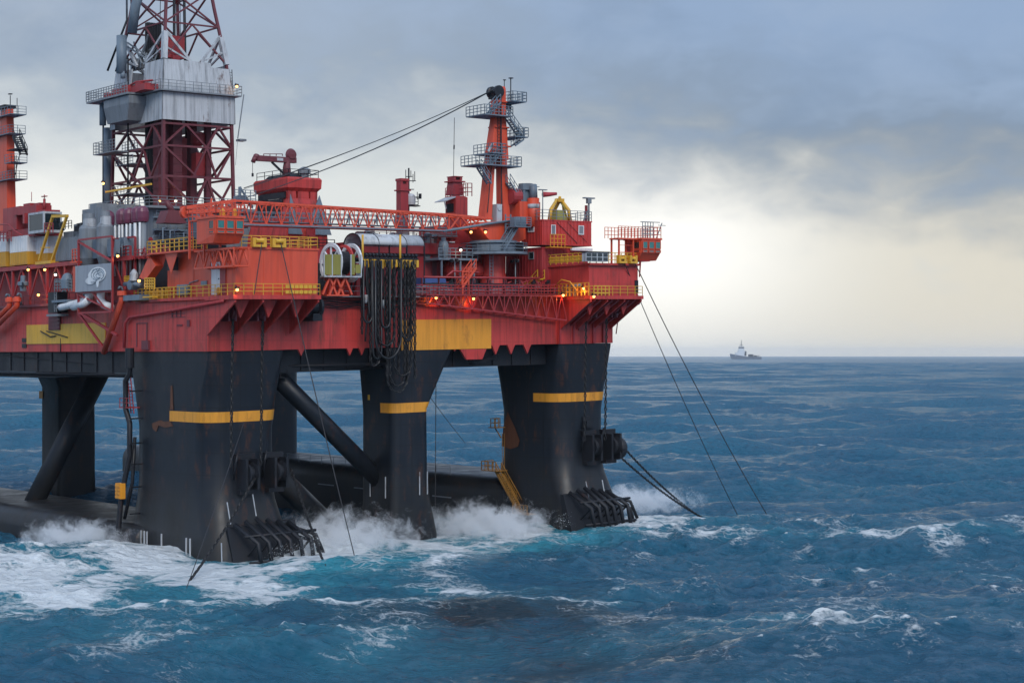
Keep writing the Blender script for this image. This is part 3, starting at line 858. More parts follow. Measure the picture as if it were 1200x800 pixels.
d = thing('roof_post', 'short red post beside the scanner mast on the cabin roof', 'post', (U(687, 3.4), 3.4, zh1))
b = MB(); b.box(U(686.5, 3.4), U(688, 3.4), 3.3, 3.6, zh1, Z(240, 54, 3.4)); b.build('post', RED2, d)

# ---- main crane
cu, cv = 43.0, 6.0
cr_ = thing('pedestal_crane', 'tall orange-red deck crane with its lattice boom lowered across the rig', 'crane', (cu, cv, 28.1))
ZC = lambda y: Z(y, cu, cv)
b = MB(); b.turn((cu, cv, 28.1), [(2.35, -1), (2.2, .3), (1.7, 1.6), (1.5, 3), (1.5, ZC(298)-28.1)], 24); b.build('pedestal', RED, cr_)
b = MB(); b.turn((cu, cv, ZC(299)), [(4.2, 0), (4.2, .3)], 20); b.turn((cu, cv, ZC(295)), [(2.6, 0), (2.6, .9), (2.9, 1.0), (2.9, 1.3)], 20)
pts = [(cu+4.1*math.cos(t), cv+4.1*math.sin(t), ZC(299)+.3) for t in [2*math.pi*k/16 for k in range(17)]]; b.rail(pts, 1.1, 1.6, .04, 2)
b.ladder((cu-2.2, cv-2, 28.5), (cu-2.2, cv-2, ZC(299)), (.5, 0, 0), .04)
b.build('ring_platform', BLUEGREY, cr_)
b = MB(); u0, u1 = U(552, cv), U(606, cv)
b.prism([(u0, cv-1.6, ZC(268)), (u0+1.5, cv-1.6, ZC(282)), (u1-1, cv-1.6, ZC(284)), (u1, cv-1.6, ZC(280)), (u1, cv-1.6, ZC(258)), (u0, cv-1.6, ZC(262))], (0, 3.2, 0)); b.build('turret', ORANGE, cr_)
b = MB(); b.prism([(u0+1.2, cv-1.4, ZC(283)), (u1-.2, cv-1.4, ZC(284)), (u1-.2, cv-1.4, ZC(295)), (u0+2.2, cv-1.4, ZC(295))], (0, 2.8, 0)); b.build('slewing_base', DARK, cr_)
b = MB(); u = U(610, cv)
b.box(U(598, cv), U(622, cv), cv-1.8, cv+2.2, ZC(262), ZC(236)); b.build('engine_house', ORANGE, cr_)
b = MB(); b.rod((U(625, 4), 4, ZC(266)), (U(625, 4), 4, ZC(232)), .75, 14); b.build('exhaust_stack', ORANGE, cr_)
b = MB(); b.rod((U(625, 4), 4, ZC(244)), (U(625, 4), 4, ZC(239)), .78, 14); b.build('paint_band', CLAD, cr_)
b = MB(); b.box(U(604, cv), U(615, cv), cv-1.5, cv+.6, ZC(237), ZC(223)); b.tube([(U(612, 5), 5, ZC(224)), (U(618, 5), 5, ZC(219)), (U(625, 4), 4, ZC(219)), (U(625, 4), 4, ZC(232))], .55, 10); b.turn((U(616, 5), 5, ZC(222)), [(.9, 0), (.9, .8)], 12); b.box(U(613, 5), U(630, 5), 4.6, 5.2, ZC(217.5), ZC(217))
for k in range(5): b.box(U(603, cv)-.1, U(604, cv), cv-1.4, cv+.4, ZC(236-k*2.4), ZC(235.2-k*2.4))
b.build('machinery', BLUEGREY, cr_)
b = MB(); b.turn((U(592, cv), cv-.8, ZC(230)), [(.02, -.1), (1.0, 0), (1.0, 1.4), (.02, 1.5)], 16, 0); b.build('winch_drum', RED2, cr_)
# king post: two legs that meet in one column
kt = U(586, cv); b = MB(); w = .55
def slab(m, uA, zA_, uB, zB_, hw, d0=.7, d1=.5):
    m.loft([[(uA-hw, cv-d0, zA_), (uA+hw, cv-d0, zA_), (uA+hw, cv+d0, zA_), (uA-hw, cv+d0, zA_)], [(uB-hw*.9, cv-d1, zB_), (uB+hw*.9, cv-d1, zB_), (uB+hw*.9, cv+d1, zB_), (uB-hw*.9, cv+d1, zB_)]])
slab(b, U(568, cv), ZC(258), U(574, cv), ZC(186), .52); slab(b, U(590, cv), ZC(262), U(587.5, cv), ZC(186), .52)
b.loft([[(U(571, cv), cv-.6, ZC(187)), (U(592.5, cv), cv-.6, ZC(187)), (U(592.5, cv), cv+.6, ZC(187)), (U(571, cv), cv+.6, ZC(187))], [(U(577.5, cv), cv-.5, ZC(138)), (U(590, cv), cv-.5, ZC(138)), (U(590, cv), cv+.5, ZC(138)), (U(577.5, cv), cv+.5, ZC(138))], [(U(579, cv), cv-.45, ZC(104)), (U(590, cv), cv-.45, ZC(104)), (U(590, cv), cv+.45, ZC(104)), (U(579, cv), cv+.45, ZC(104))], [(U(584, cv), cv-.4, ZC(101)), (U(589.5, cv), cv-.4, ZC(101)), (U(589.5, cv), cv+.4, ZC(101)), (U(584, cv), cv+.4, ZC(101))]])
for y, hw_ in ((120, 6.6), (150, 8.2), (172, 10.4)):
    b.box(U(584.5-hw_, cv), U(584.5+hw_, cv), cv-.72, cv+.72, ZC(y), ZC(y)+.16)
kp = b.build('king_post', ORANGE, cr_)
b = MB(); b.ladder((U(583, cv-.8), cv-.85, ZC(196)), (U(583.5, cv-.8), cv-.75, ZC(122)), (.45, 0, 0), .03); b.tube([(U(588, cv-.8), cv-.8, ZC(250)), (U(587.5, cv-.8), cv-.75, ZC(110))], .07, 5); b.tube([(U(571, cv-.8), cv-.85, ZC(250)), (U(577, cv-.8), cv-.75, ZC(186))], .06, 5); b.build('cable_ladder', DARK, kp)
b = MB(); b.turn((U(580, cv), cv-.9, ZC(108)), [(.02, 0), (.75, .02), (.75, .4), (.6, .5), (.6, 1.2), (.75, 1.3), (.75, 1.7), (.02, 1.75)], 16, 1); b.box(U(577.5, cv)-.1, U(583, cv), cv-.75, cv+.75, ZC(116), ZC(103)); b.build('head_sheave', DARK, cr_)
for (a, c, y) in ((557, 590, 138), (590, 606, 119.5), (592, 608, 161), (551, 600, 196), (566, 582, 182)):
    pf = MB(); ua, ub = U(a, cv), U(c, cv); pf.box(ua, ub, cv-1.8, cv+1.8, ZC(y), ZC(y)+.14)
    pf.rail([(ua, cv+1.8, ZC(y)+.1), (ua, cv-1.8, ZC(y)+.1), (ub, cv-1.8, ZC(y)+.1), (ub, cv+1.8, ZC(y)+.1)], 1.15, .8, .04, 2)
    pf.build('platform', BLUEGREY, cr_)
for (a, ya, c, yc) in ((588, 140, 603, 160), (565, 136, 577, 122), (554, 199, 566, 217), (604, 163, 594, 171), (566, 195, 575, 184), (588, 214, 602, 236)):
    sf = MB(); sf.stair((U(a, cv), cv-1.6, ZC(ya)), (U(c, cv), cv-1.6, ZC(yc)), (0, .8, 0), .06); sf.build('stairway', BLUEGREY, cr_)
sf = MB()
sf.stair((U(600, cv-2), cv-3, ZC(268)), (U(583, cv-2), cv-3, ZC(297)), (0, .9, 0), .09)
sf.box(U(598, 3), U(616, 3), 2.0, 3.6, ZC(268), ZC(267)); sf.rail([(U(598, 3), 2.0, ZC(267)), (U(616, 3), 2.0, ZC(267))], 1.1, .8, .04, 3)
sf.box(U(600, 3), U(614, 3), 2.6, 3.4, ZC(267), ZC(256))
sf.ladder((U(593, 4), 4.1, ZC(275)), (U(593, 4), 4.1, ZC(252)), (.8, 0, 0), .08)
sf.build('stairway', BLUEGREY, cr_)
b = MB(); b.rod((U(598.5, cv), cv, ZC(119)), (U(598.5, cv), cv, ZC(90)), .07); b.box(U(597, cv), U(600.5, cv), cv-.2, cv+.2, ZC(90), ZC(89)); b.rod((U(591, cv), cv, ZC(103)), (U(591, cv), cv, ZC(93)), .05); b.box(U(590, cv), U(592.5, cv), cv-.1, cv+.1, ZC(93), ZC(92)); b.box(U(592, cv), U(597, cv), cv-.4, cv+.4, ZC(127), ZC(121)); b.build('aerial', DARK, cr_)
b = MB(); b.bar((U(563.5, cv), cv-1.4, ZC(180)), (U(569, cv), cv-1.4, ZC(170)), .12); b.box(U(575, cv), U(581, cv), cv-1.2, cv, ZC(262), ZC(240)); b.turn((U(578, cv), cv-1.3, ZC(245)), [(.3, 0), (.35, .15)], 12, 1); split_build(b, 'operator_cab', CLAD, cr_)
# boom
ub0, ub1, ub2 = U(270, cv), U(520, cv), U(566, cv)
zt0, zb0, zt1, zb1 = Z(236, ub0, cv), Z(263, ub0, cv), Z(252, ub1, cv), Z(271, ub1, cv)
b = MB()
b.truss((ub0, cv-1.0, zb0), (ub1, cv-1.0, zb1), (0, 2.0, 0), (0, 0, zt0-zb0), 15, .125, .058, (0, 0, zt1-zb1))
b.truss((ub1, cv-1.0, zb1), (ub2+.6, cv-1.0, ZC(266)), (0, 2.0, 0), (0, 0, zt1-zb1), 2, .15, .09, (0, 0, .9))
b.build('boom', ORANGE, cr_)
b = MB(); ut = U(215, cv)
b.truss((ub0, cv-1.0, zt0-1.0), (ut, cv-.6, Z(247, ut, cv)-.2), (0, 2.0, 0), (0, 0, 1.0), 4, .2, .07, (0, 0, .5), (0, 1.2, 0)); b.bar((ub0, cv-1, zb0), (ut+2.4, cv-.7, Z(250, ut, cv)), .14); b.bar((ub0, cv+1, zb0), (ut+2.4, cv+.7, Z(250, ut, cv)), .14)
b.turn((ut+.2, cv-.3, Z(249, ut, cv)), [(.02, 0), (.6, .03), (.6, .5), (.02, .55)], 14, 1); b.build('boom_tip', ORANGE, cr_)
b = MB(); ue = U(330, cv)
b.box(ub0+.5, ub1, cv-.6, cv+.6, zb0+.35, zb0+.45); b.rail([(ub0+.5, cv-.8, zb0+.4), (ub1, cv-.8, zb1+.6)], 1.0, 1.3, .05, 1); b.rail([(ub0+.5, cv+.8, zb0+.4), (ub1, cv+.8, zb1+.6)], 1.0, 1.3, .045, 1)
b.bar((ub0, cv-1.15, zb0-.05), (ub1, cv-1.15, zb1-.02), .1)
b.tube([(ub1-1, cv-1.2, zb1-.1), (U(560, cv), cv-1.9, ZC(264)), (U(590, cv), cv-2, ZC(259))], .16)
b.build('boom_walkway', BLUEGREY, cr_)
b = MB(); hs = (U(580, cv), cv, ZC(104))
for dv, py, px in ((-.5, 221, 282), (.2, 224, 280), (.5, 234, 284), (-.1, 233, 284)):
    e = (U(px, cv), cv+dv, Z(py, U(px, cv), cv))
    pts = []
    for k in range(13):
        t = k/12; p = Vector(hs).lerp(Vector(e), t); p.z -= 1.0*4*t*(1-t)*(.6 if py < 226 else .9); p.y += dv*.4; pts.append(p)
    b.tube(pts, .06 if py != 224 else .03, 4)
b.build('luffing_rope', CABLE, cr_)
b = MB(); ux = U(281, cv); b.bar((ux, cv, zt0-.4), (ux, cv, Z(219, ux, cv)), .14); b.bar((ux+1.6, cv, zt0-.6), (ux, cv, Z(219, ux, cv)), .1); b.box(ux-.4, ux+.4, cv-.7, cv+.7, Z(238, ux, cv), Z(220, ux, cv)-.9); b.rail([(ux-1.2, cv-1, zt0), (ux+1.4, cv-1, zt0)], 1.2, .6, .04, 3); b.build('boom_bridle', BLUEGREY, cr_)

# ---- small red tower and the jib crane on it
tw = thing('winch_tower', 'square red tower with flared top and open dark side behind the lattice boom', 'tower', (19.5, 15, 30))
tu0, tu1, tv0, tv1 = U(338, 12), U(373, 12), 12.0, V(301, U(338, 12))
T = lambda y: Z(y, 18.5, 12)
b = MB()
def tw_ring(e, z): return [(tu0-e, tv0-e, z), (tu1+e, tv0-e, z), (tu1+e, tv1+e, z), (tu0-e, tv1+e, z)]
b.loft([tw_ring(1.2, 28.1), tw_ring(.75, T(275)), tw_ring(.1, T(238)), tw_ring(-.12, T(232))])
for (pu, pv) in ((tu0+.1, tv0+.1), (tu1-.7, tv0+.1), (tu0+.1, tv1-.7), (tu1-.7, tv1-.7), ((tu0+tu1)/2-.7, tv0+.1)):
    w_ = 1.5 if pu == (tu0+tu1)/2-.7 else 1.0
    b.box(pu if pu < tu1-1 else tu1-1.05, (pu if pu < tu1-1 else tu1-1.05)+w_, pv, pv+.6, T(232), T(222))
b.loft([tw_ring(-.1, T(224)), tw_ring(.25, T(220)), tw_ring(.3, T(210)), tw_ring(.12, T(207.5))])
b.build('tower_body', RED, tw)
b = MB(); b.box(tu0-.35, tu0-.18, tv0+.9, tv1-.7, T(254), T(233)); b.box(tu0-.16, tu0+.05, tv0+.6, tv1-.5, T(232), T(225)); b.build('side_opening', DARK, tw)
b = MB(); b.prism([(tu1+.05, tv0-.2, T(228)), (tu1+1.2, tv0-1.0, T(275)), (tu1-1.6, tv0-1.0, T(275)), (tu1-1.0, tv0-.35, T(250))], (0, .1, 0)); b.prism([(tu0+.1, tv0-.3, T(228)), (tu0-.6, tv0-1.0, T(275)), (tu0+1.3, tv0-1.0, T(275))], (0, .1, 0)); b.build('buttress', BLUEGREY, tw)
b = MB(); b.rail([(tu0, tv1, T(207.5)), (tu0, tv0, T(207.5)), (tu1, tv0, T(207.5)), (tu1, tv1, T(207.5))], .9, 1.6, .035, 1); b.loft([[(tu0+.5, tv0+.6, T(208)), (tu1-1.4, tv0+.6, T(208)), (tu1-1.4, tv1-.5, T(208)), (tu0+.5, tv1-.5, T(208))], [(tu0+1, tv0+1.2, T(202)), (tu1-2, tv0+1.2, T(202)), (tu1-2, tv1-1, T(202)), (tu0+1, tv1-1, T(202))]]); b.build('railing', DARK, tw)
b = MB(); b.turn((tu1-1.3, tv0+1, T(207)), [(.5, 0), (.5, .4), (.75, .5), (.75, 1.0), (.2, 1.3)], 12); b.build('vent', GREY, tw)
door(tw, 'R', tv0-.95, tu0+1.9, tu0+2.9, T(285), T(268), RED2, RED2)
jc = thing('jib_crane', 'small maroon knuckle jib crane standing on the square red tower roof', 'crane', (U(336, 14), 14, T(207)))
J = lambda px, y, v=14: (U(px, v), v, Z(y, U(px, v), v))
b = MB(); b.tube([J(336, 208), J(336, 196), J(336.5, 188)], .55, 10, .35); b.build('post', MAROON, jc)
b = MB(); p = J(300, 185.5); q = J(346, 186)
b.box(p[0], q[0], 13.7, 14.3, p[2]-.3, p[2]+.32); b.tube([J(303, 183), J(298, 186), J(296.5, 190)], .3, 6); b.ball(J(300, 183.5), .35, 6); b.rail([J(309, 183), J(331, 183)], .25, 1, .04, 0); b.build('jib', MAROON, jc)
b = MB(); b.bar(J(318.5, 190), J(332, 203), .12); b.build('ram', DARK, jc)
b = MB(); b.turn(J(341, 181.5), [(.02, -.4), (.55, -.35), (.75, 0), (.55, .35), (.02, .4)], 16, 1); b.box(J(338, 186)[0], J(344, 186)[0], 13.6, 14.4, J(340, 186)[2], J(340, 183)[2]); b.build('hose_drum', MAROON, jc)
b = MB(); b.rod(J(296, 190), J(296, 203), .03, 4); b.box(J(295.3, 203)[0], J(296.8, 203)[0], 13.9, 14.1, J(296, 207)[2], J(296, 203)[2]); b.build('hook', DARK, jc)
b = MB(); b.box(J(323, 186)[0], J(330, 186)[0], 13.66, 13.7, p[2]-.16, p[2]+.16); b.build('plate', CLAD, jc)

# ---- masts behind the boom
ms = thing('exhaust_mast', 'slim dark red square mast with whip aerials beside it', 'mast', (U(472, 24), 24, 30))
M = lambda px, y, v=24: (U(px, v), v, Z(y, U(px, v), v))
b = MB(); b.box(M(467, 0)[0], M(476, 0)[0], 23.5, 24.5, 30, M(471, 216)[2])
for a in (467, 473.5): b.box(M(a, 0)[0], M(a+2.5, 0)[0], 23.5, 24.5, M(471, 216)[2], M(471, 212.5)[2])
b.box(M(466.5, 0)[0], M(476.5, 0)[0], 23.4, 24.6, M(471, 212.5)[2], M(471, 209.5)[2]); b.box(M(465.5, 0)[0], M(478, 0)[0], 23.3, 24.7, M(471, 224)[2], M(471, 222.5)[2]); b.build('shaft', RED2, ms)
am = thing('aerial_mast', 'grey lattice aerial mast crowded with antennas next to the slim red mast', 'aerial mast', (U(479, 26), 26, 40))
A_ = lambda px, y: (U(px, 26), 26, Z(y, U(px, 26), 26)); b = MB()
b.rod(A_(479, 250), A_(479, 197), .12, 6)
for px, y0, y1 in ((475.5, 210, 199), (481.5, 207, 200), (484, 214, 204), (486, 212, 201), (489, 234, 225)): b.rod(A_(px, y0), A_(px, y1), .05, 4)
for y, a, c in ((212, 475, 487), (222, 479, 485), (231, 479, 492), (240, 479, 490), (207, 476, 483)): b.bar(A_(a, y), A_(c, y), .06)
b.box(A_(491.5, 0)[0], A_(493, 0)[0], 25.8, 26.2, A_(492, 233)[2], A_(492, 227)[2]); b.rail([A_(484, 241), A_(490, 241)], 1, .6, .04, 1); b.box(A_(479, 0)[0], A_(490, 0)[0], 25.5, 26.5, A_(485, 242)[2], A_(485, 241)[2]); b.build('lattice', DARK, am)
b = MB(); b.turn(A_(480.5, 240), [(.7, 0), (.75, .4), (.75, 1.1), (.5, 1.4), (.02, 1.5)], 14); b.build('radome', CLAD, am)
wh = thing('vent_house', 'red vent house with a louvred front, sloping visor and stubby funnel', 'vent house', (U(540, 20), 20, 30))
W_ = lambda px, y, v=20: (U(px, v), v, Z(y, U(px, v), v))
a, c = W_(534, 0)[0], W_(548, 0)[0]; vbk = V(522, a)
b = MB(); b.prism([(a, 20, 28.1), (c, 20, 28.1), (c, 20, W_(540, 231)[2]), (c-.6, 20, W_(540, 229.5)[2]), (a, 20, W_(540, 229.5)[2])], (0, vbk-20, 0)); b.build('wall', RED, wh)
b = MB(); b.box(a-.08, a, 20.4, vbk-.4, W_(534, 248)[2], W_(534, 238)[2])
for k in range(6): b.box(a-.2, a-.08, 20.4, vbk-.4, W_(534, 247.5-k*1.7)[2], W_(534, 247-k*1.7)[2])
b.build('louvre', DARK, wh)
b = MB(); b.prism([(a, 20, W_(534, 230)[2]), (a-1.8, 20, W_(534, 236)[2]), (a-1.8, 20, W_(534, 237)[2]), (a, 20, W_(534, 231.5)[2])], (0, vbk-20, 0)); b.bar((a-1.8, 20.1, W_(534, 236)[2]), (a-1.5, 20.1, W_(534, 245)[2]), .06); b.build('visor', CLAD, wh)
b = MB(); fx = W_(533, 0, 22)[0]; zf0 = W_(533, 229, 22)[2]; zf1 = W_(533, 207, 22)[2]
b.loft([[(fx-.9, 21.2, zf0), (fx+.9, 21.2, zf0), (fx+.9, 22.8, zf0), (fx-.9, 22.8, zf0)], [(fx-.7, 21.3, zf0+1.6), (fx+.7, 21.3, zf0+1.6), (fx+.7, 22.7, zf0+1.6), (fx-.7, 22.7, zf0+1.6)], [(fx-.65, 21.35, zf1-.5), (fx+.65, 21.35, zf1-.5), (fx+.65, 22.65, zf1-.5), (fx-.65, 22.65, zf1-.5)]]); b.box(fx-.75, fx+.75, 21.2, 22.8, zf1-.1, zf1); b.box(fx-.7, fx-.35, 21.3, 22.7, zf1-.5, zf1-.1); b.box(fx+.35, fx+.7, 21.3, 22.7, zf1-.5, zf1-.1); b.box(fx-1.0, fx+1.0, 21, 23, zf0+1.7, zf0+1.85); b.build('funnel', RED2, wh)
b = MB(); b.rail([(c-.3, 20, W_(540, 230)[2]), (c-.3, 24, W_(540, 230)[2])], 1.6, .8, .04, 2); b.rail([(a, vbk, W_(534, 230)[2]), (a, vbk-2, W_(534, 230)[2])], 1.2, .8, .04, 2); b.rail([W_(543, 230), W_(553, 230)], 1.7, .6, .05, 2); b.build('railing', RED2, wh)
b = MB(); b.rod(W_(531.5, 207, 22), W_(532.5, 138, 22), .04, 5, ); b.rod(W_(532, 175, 22), W_(532.2, 170, 22), .1, 5); b.build('whip_aerial', DARK, wh)
# ---- derrick
ds = thing('derrick', 'tall maroon drilling derrick wrapped in weathered pale cladding', 'derrick', (15.5, 33.5, 39.8))
du, dv = 10.0, 28.0          # near corner of its foot
DZ = lambda y: Z(y, du, dv)
pc_u, pc_v = U(190, 28)+5.5, 28+5.5
du = U(191, 28); cxu, cxv = du+4.7, 28+6.4
zb, zm, zt_ = DZ(243), DZ(140), DZ(68)
def half(z):
    pts = ((zb, 5.75), (zm, 5.55), (DZ(105), 5.5), (zt_, 5.1), (DZ(0), 3.95), (DZ(-140), 1.9))
    for (z0, h0), (z1, h1) in zip(pts[:-1], pts[1:]):
        if z <= z1: return h0+(h1-h0)*(z-z0)/(z1-z0)
    return pts[-1][1]
def dc(i, z, s=1.0):
    h = half(z)*s; hu, hv = h*.84, h*1.16; return (cxu+(-hu, hu, hu, -hu)[i], cxv+(-hv, -hv, hv, hv)[i], z)
levels = [zb, DZ(206), DZ(170), zm]
up = [zt_, DZ(22), DZ(-22), DZ(-62), DZ(-100), DZ(-140)]
for i in range(4):
    b = MB(); b.tube([dc(i, zb), dc(i, zm), dc(i, zt_)], .25, 4); b.tube([dc(i, zt_), dc(i, DZ(0)), dc(i, DZ(-140))], .22, 4)
    b.build('leg', MAROON, ds)
b = MB()
def dface(i, z0, z1, kind, r):
    j = (i+1) % 4; P = lambda a, z: Vector(dc(i, z)).lerp(Vector(dc(j, z)), a)
    b.bar(P(0, z1), P(1, z1), r)
    if kind == 'V':       # two diagonals up to the third points, and down again
        b.bar(P(0, z0), P(.32, z1), r); b.bar(P(.32, z1), P(.62, z0), r); b.bar(P(.62, z0), P(.8, z1), r); b.bar(P(.8, z1), P(1, z0), r)
    elif kind == 'A':
        b.bar(P(0, z1), P(.48, z0), r); b.bar(P(.62, z1), P(.42, z0), r); b.bar(P(.62, z1), P(.76, z0), r); b.bar(P(1, z1), P(.76, z0), r)
    elif kind == 'X': b.bar(P(0, z0), P(1, z1), r); b.bar(P(1, z0), P(0, z1), r)
    else: b.bar(P(0, z0), P(.5, z1), r); b.bar(P(1, z0), P(.5, z1), r)
for i in range(4):
    dface(i, levels[2], levels[3]-.4, 'V', .135); dface(i, levels[1], levels[2], 'A', .135); dface(i, levels[0], levels[1], 'K' if i % 2 else 'A', .135)
    b.bar(dc(i, zb+.2), dc((i+1) % 4, zb+.2), .2)
    for k in range(len(up)-1): dface(i, up[k], up[k+1], 'X' if k else 'K', .105)
b.build('bracing', MAROON, ds)
b = MB()
for i in (0, 1, 3):        # pale knee braces above the cladding
    for j in ((i+1) % 4, (i-1) % 4):
        p = Vector(dc(i, zt_+3.6)); q = Vector(dc(i, zt_)).lerp(Vector(dc(j, zt_)), .42); b.bar(p, q, .16); b.bar(Vector(dc(i, zt_+1.6)), q, .11)
    b.bar(dc(i, zt_), dc(i, zt_+3.4), .34)
b.build('knee_brace', CLAD, ds)
b = MB()
def cring(z, e): return [tuple(Vector(dc(i, z))+Vector(((-e, e, e, -e)[i], (-e, -e, e, e)[i], 0))) for i in range(4)]
# upper tier is four walls with an opening on one side
R0, R1 = cring(DZ(106), .25), cring(zt_, .2)
def wallq(a, c, t0, t1, z0=0., z1=1.):
    P = lambda t, zz: Vector(R0[a]).lerp(Vector(R0[c]), t).lerp(Vector(R1[a]).lerp(Vector(R1[c]), t), zz)
    n = (Vector(R0[c])-Vector(R0[a])).cross(Vector((0, 0, 1))).normalized()*-.12
    q = [P(t0, z0), P(t1, z0), P(t1, z1), P(t0, z1)]; b.add(q+[x+n for x in q], [(0, 1, 2, 3), (7, 6, 5, 4), (0, 4, 5, 1), (1, 5, 6, 2), (2, 6, 7, 3), (3, 7, 4, 0)])
wallq(0, 1, 0, .72); wallq(0, 1, .72, 1, 0, .86); wallq(1, 2, 0, 1); wallq(2, 3, 0, 1); wallq(3, 0, 0, .36, 0, .93); wallq(3, 0, .62, 1); wallq(3, 0, .36, .62, 0, .1)
for t in [k/16 for k in range(1, 16)]:
    for a, c in ((0, 1), (3, 0)):
        if a == 3 and .34 < t < .64: continue
        p = Vector(R0[a]).lerp(Vector(R0[c]), t); q = Vector(R1[a]).lerp(Vector(R1[c]), t); q = p.lerp(q, .85 if (a == 0 and t > .7) or (a == 3 and t < .4) else 1); b.bar(p, q, .035)
b.build('upper_cladding', CLAD, ds)
b = MB(); R0, R1 = cring(DZ(140), .35), cring(DZ(107.5), .35)
for a, c in ((0, 1), (1, 2), (2, 3)): wallq(a, c, 0, 1)
wallq(3, 0, .55, 1); wallq(3, 0, 0, .1)
for t in [k/16 for k in range(1, 16)]:
    for a, c in ((0, 1), (3, 0)):
        if a == 3 and t < .6: continue
        b.bar(Vector(R0[a]).lerp(Vector(R0[c]), t), Vector(R1[a]).lerp(Vector(R1[c]), t), .035)
b.build('lower_cladding', CLAD, ds)
b = MB(); zw = DZ(107); e = .95; h_ = half(zw)
a0, a1, b0, b1 = cxu-h_*.84-e, cxu+h_*.84+e, cxv-h_*1.16-e, cxv+h_*1.16+e
for (x0, x1, y0, y1) in ((a0, a1, b0, b0+1.1), (a0, a1, b1-1.1, b1), (a0, a0+1.1, b0+1.1, b1-1.1), (a1-1.1, a1, b0+1.1, b1-1.1)): b.box(x0, x1, y0, y1, zw, zw+.16)
vx = V(101, a0-2.0)
b.box(a0-2.0, a0, b0+4.5, vx, zw-.1, zw+.14)
b.rail([(a0-2.0, b0+4.5, zw+.14), (a0-2.0, vx, zw+.14), (a0, vx, zw+.14)], 1.2, .7, .04, 3)
b.rail([(a0, b0+4.4, zw+.14), (a0, b0, zw+.14), (a1, b0, zw+.14), (a1, b1, zw+.14)], 1.15, 1.1, .03, 2)
for t in range(4): b.bar((a0-1.8, b0+5.5+t*2, zw-.1), (a0+1.2, b0+5.5+t*2, zw-1.9), .06)
b.build('walkway', GREY, ds)
b = MB()
for k in range(7): b.box(a0-1.2+.2*(k % 3), a0+.6, b0+1.6+k*1.6, b0+2.8+k*1.6, zw+.16, zw+.9+.35*(k % 2))
b.tube([(a0-.5, b0+1, zw+1.2), (a0-.5, b0+5, zw+1.5), (a0-.5, b0+9, zw+1.0)], .12); b.build('winch_row', RED2, ds)
b = MB(); uu = a0-.6; v0, v1 = V(160, uu), V(132, uu)
b.loft([[(uu-.7, v0+1, DZ(137)), (uu+2, v0+1, DZ(137)), (uu+2, v1, DZ(137)), (uu-.7, v1, DZ(137))], [(uu-1.1, v0-.2, DZ(118)), (uu+2, v0-.2, DZ(118)), (uu+2, v1+.2, DZ(118)), (uu-1.1, v1+.2, DZ(118))], [(uu-1.1, v0-.2, DZ(109)), (uu+2, v0-.2, DZ(109)), (uu+2, v1+.2, DZ(109)), (uu-1.1, v1+.2, DZ(109))]]); b.build('hopper', GREY, ds)
def vcyl(px, y0, y1, r, u=None, n=14):
    u = a0-.2 if u is None else u
    v = V(px, u); b.rod((u, v, Z(y0, u, v)), (u, v, Z(y1, u, v)), r, n)
b = MB(); vcyl(142.5, 86, 42, .62, a0-.4); vcyl(120.5, 147, 115, .42, a0-.4); vcyl(126, 250, 150, .5, a0+.6)
b.tube([(a0+.2, V(153, a0), DZ(30)), (a0+.2, V(157, a0), DZ(0)), (a0+1.5, V(163, a0), DZ(-60))], .6, 12); vcyl(144, 92, 84, .3, a0-.4); split_build(b, 'standpipe', BLUEGREY, ds)
b = MB(); vcyl(121, 255, 140, .13, a0+.2, 6); vcyl(150, 250, 68, .12, a0+.4, 6)
b.tube([(a0, V(126, a0), DZ(68)), (a0+1, V(140, a0), DZ(10)), (a0+2.3, V(146, a0+2), DZ(-20))], .14, 6)
b.tube([(a0+.5, V(131, a0), DZ(70)), (a0+1.4, V(143, a0), DZ(10)), (a0+2.5, V(149, a0+2), DZ(-20))], .1, 6)
split_build(b, 'drain_hose', DARK, ds)
# things inside the derrick
b = MB()
for k, (uo, vo, w_) in enumerate(((-3, -2.6, 1.3), (-1.4, -3.4, 1.2), (.4, 2, 1.6), (2.8, 0, .9), (3.4, -2.8, .7))):
    b.box(cxu+uo-w_/2, cxu+uo+w_/2, cxv+vo-w_/2, cxv+vo+w_/2, zb-.5, zm+6)
    for z in range(int(zb)+1, int(zm)): b.box(cxu+uo-w_/2-.06, cxu+uo+w_/2+.06, cxv+vo-w_/2-.06, cxv+vo+w_/2+.06, z, z+.1)
b.build('setback_column', MAROON, ds)
b = MB()
for k in range(26): b.rod((cxu-3.2+.22*(k % 9), cxv+.2+.3*(k//9), zb), (cxu-3.2+.22*(k % 9), cxv+.2+.3*(k//9), DZ(15)), .09, 5)
b.build('pipe_stand', DARK, ds)
b = MB(); b.box(cxu-1.6, cxu+1.2, cxv-1, cxv+1, DZ(57), DZ(30)); b.box(cxu-.6, cxu+.4, cxv-1.3, cxv+1.3, DZ(62), DZ(54)); b.turn((cxu-.2, cxv-1.1, DZ(44)), [(.02, -.1), (.9, 0), (.9, .3), (.02, .4)], 14, 1); b.build('travelling_block', RED2, ds)
b = MB(); b.box(cxu+1.9, cxu+3.0, cxv+1.6, cxv+2.4, DZ(215), DZ(150)); b.turn((cxu+2.4, cxv-2.2, DZ(163)), [(.6, 0), (.9, .3), (.9, 1.4), (.5, 1.7)], 14); b.box(cxu+1.8, cxu+3.2, cxv-2.8, cxv-1.6, DZ(200), DZ(172)); b.build('top_drive', RED2, ds)
b = MB()
for (uo, vo) in ((-1.5, 1), (1.2, -.4), (1.8, 2.6), (3.4, 2.2)): b.rod((cxu+uo, cxv+vo, zb), (cxu+uo*.7, cxv+vo*.7, DZ(-120)), .05 if uo < 1.5 else .2, 6)
b.build('guide_rail', DARK, ds)
b = MB()
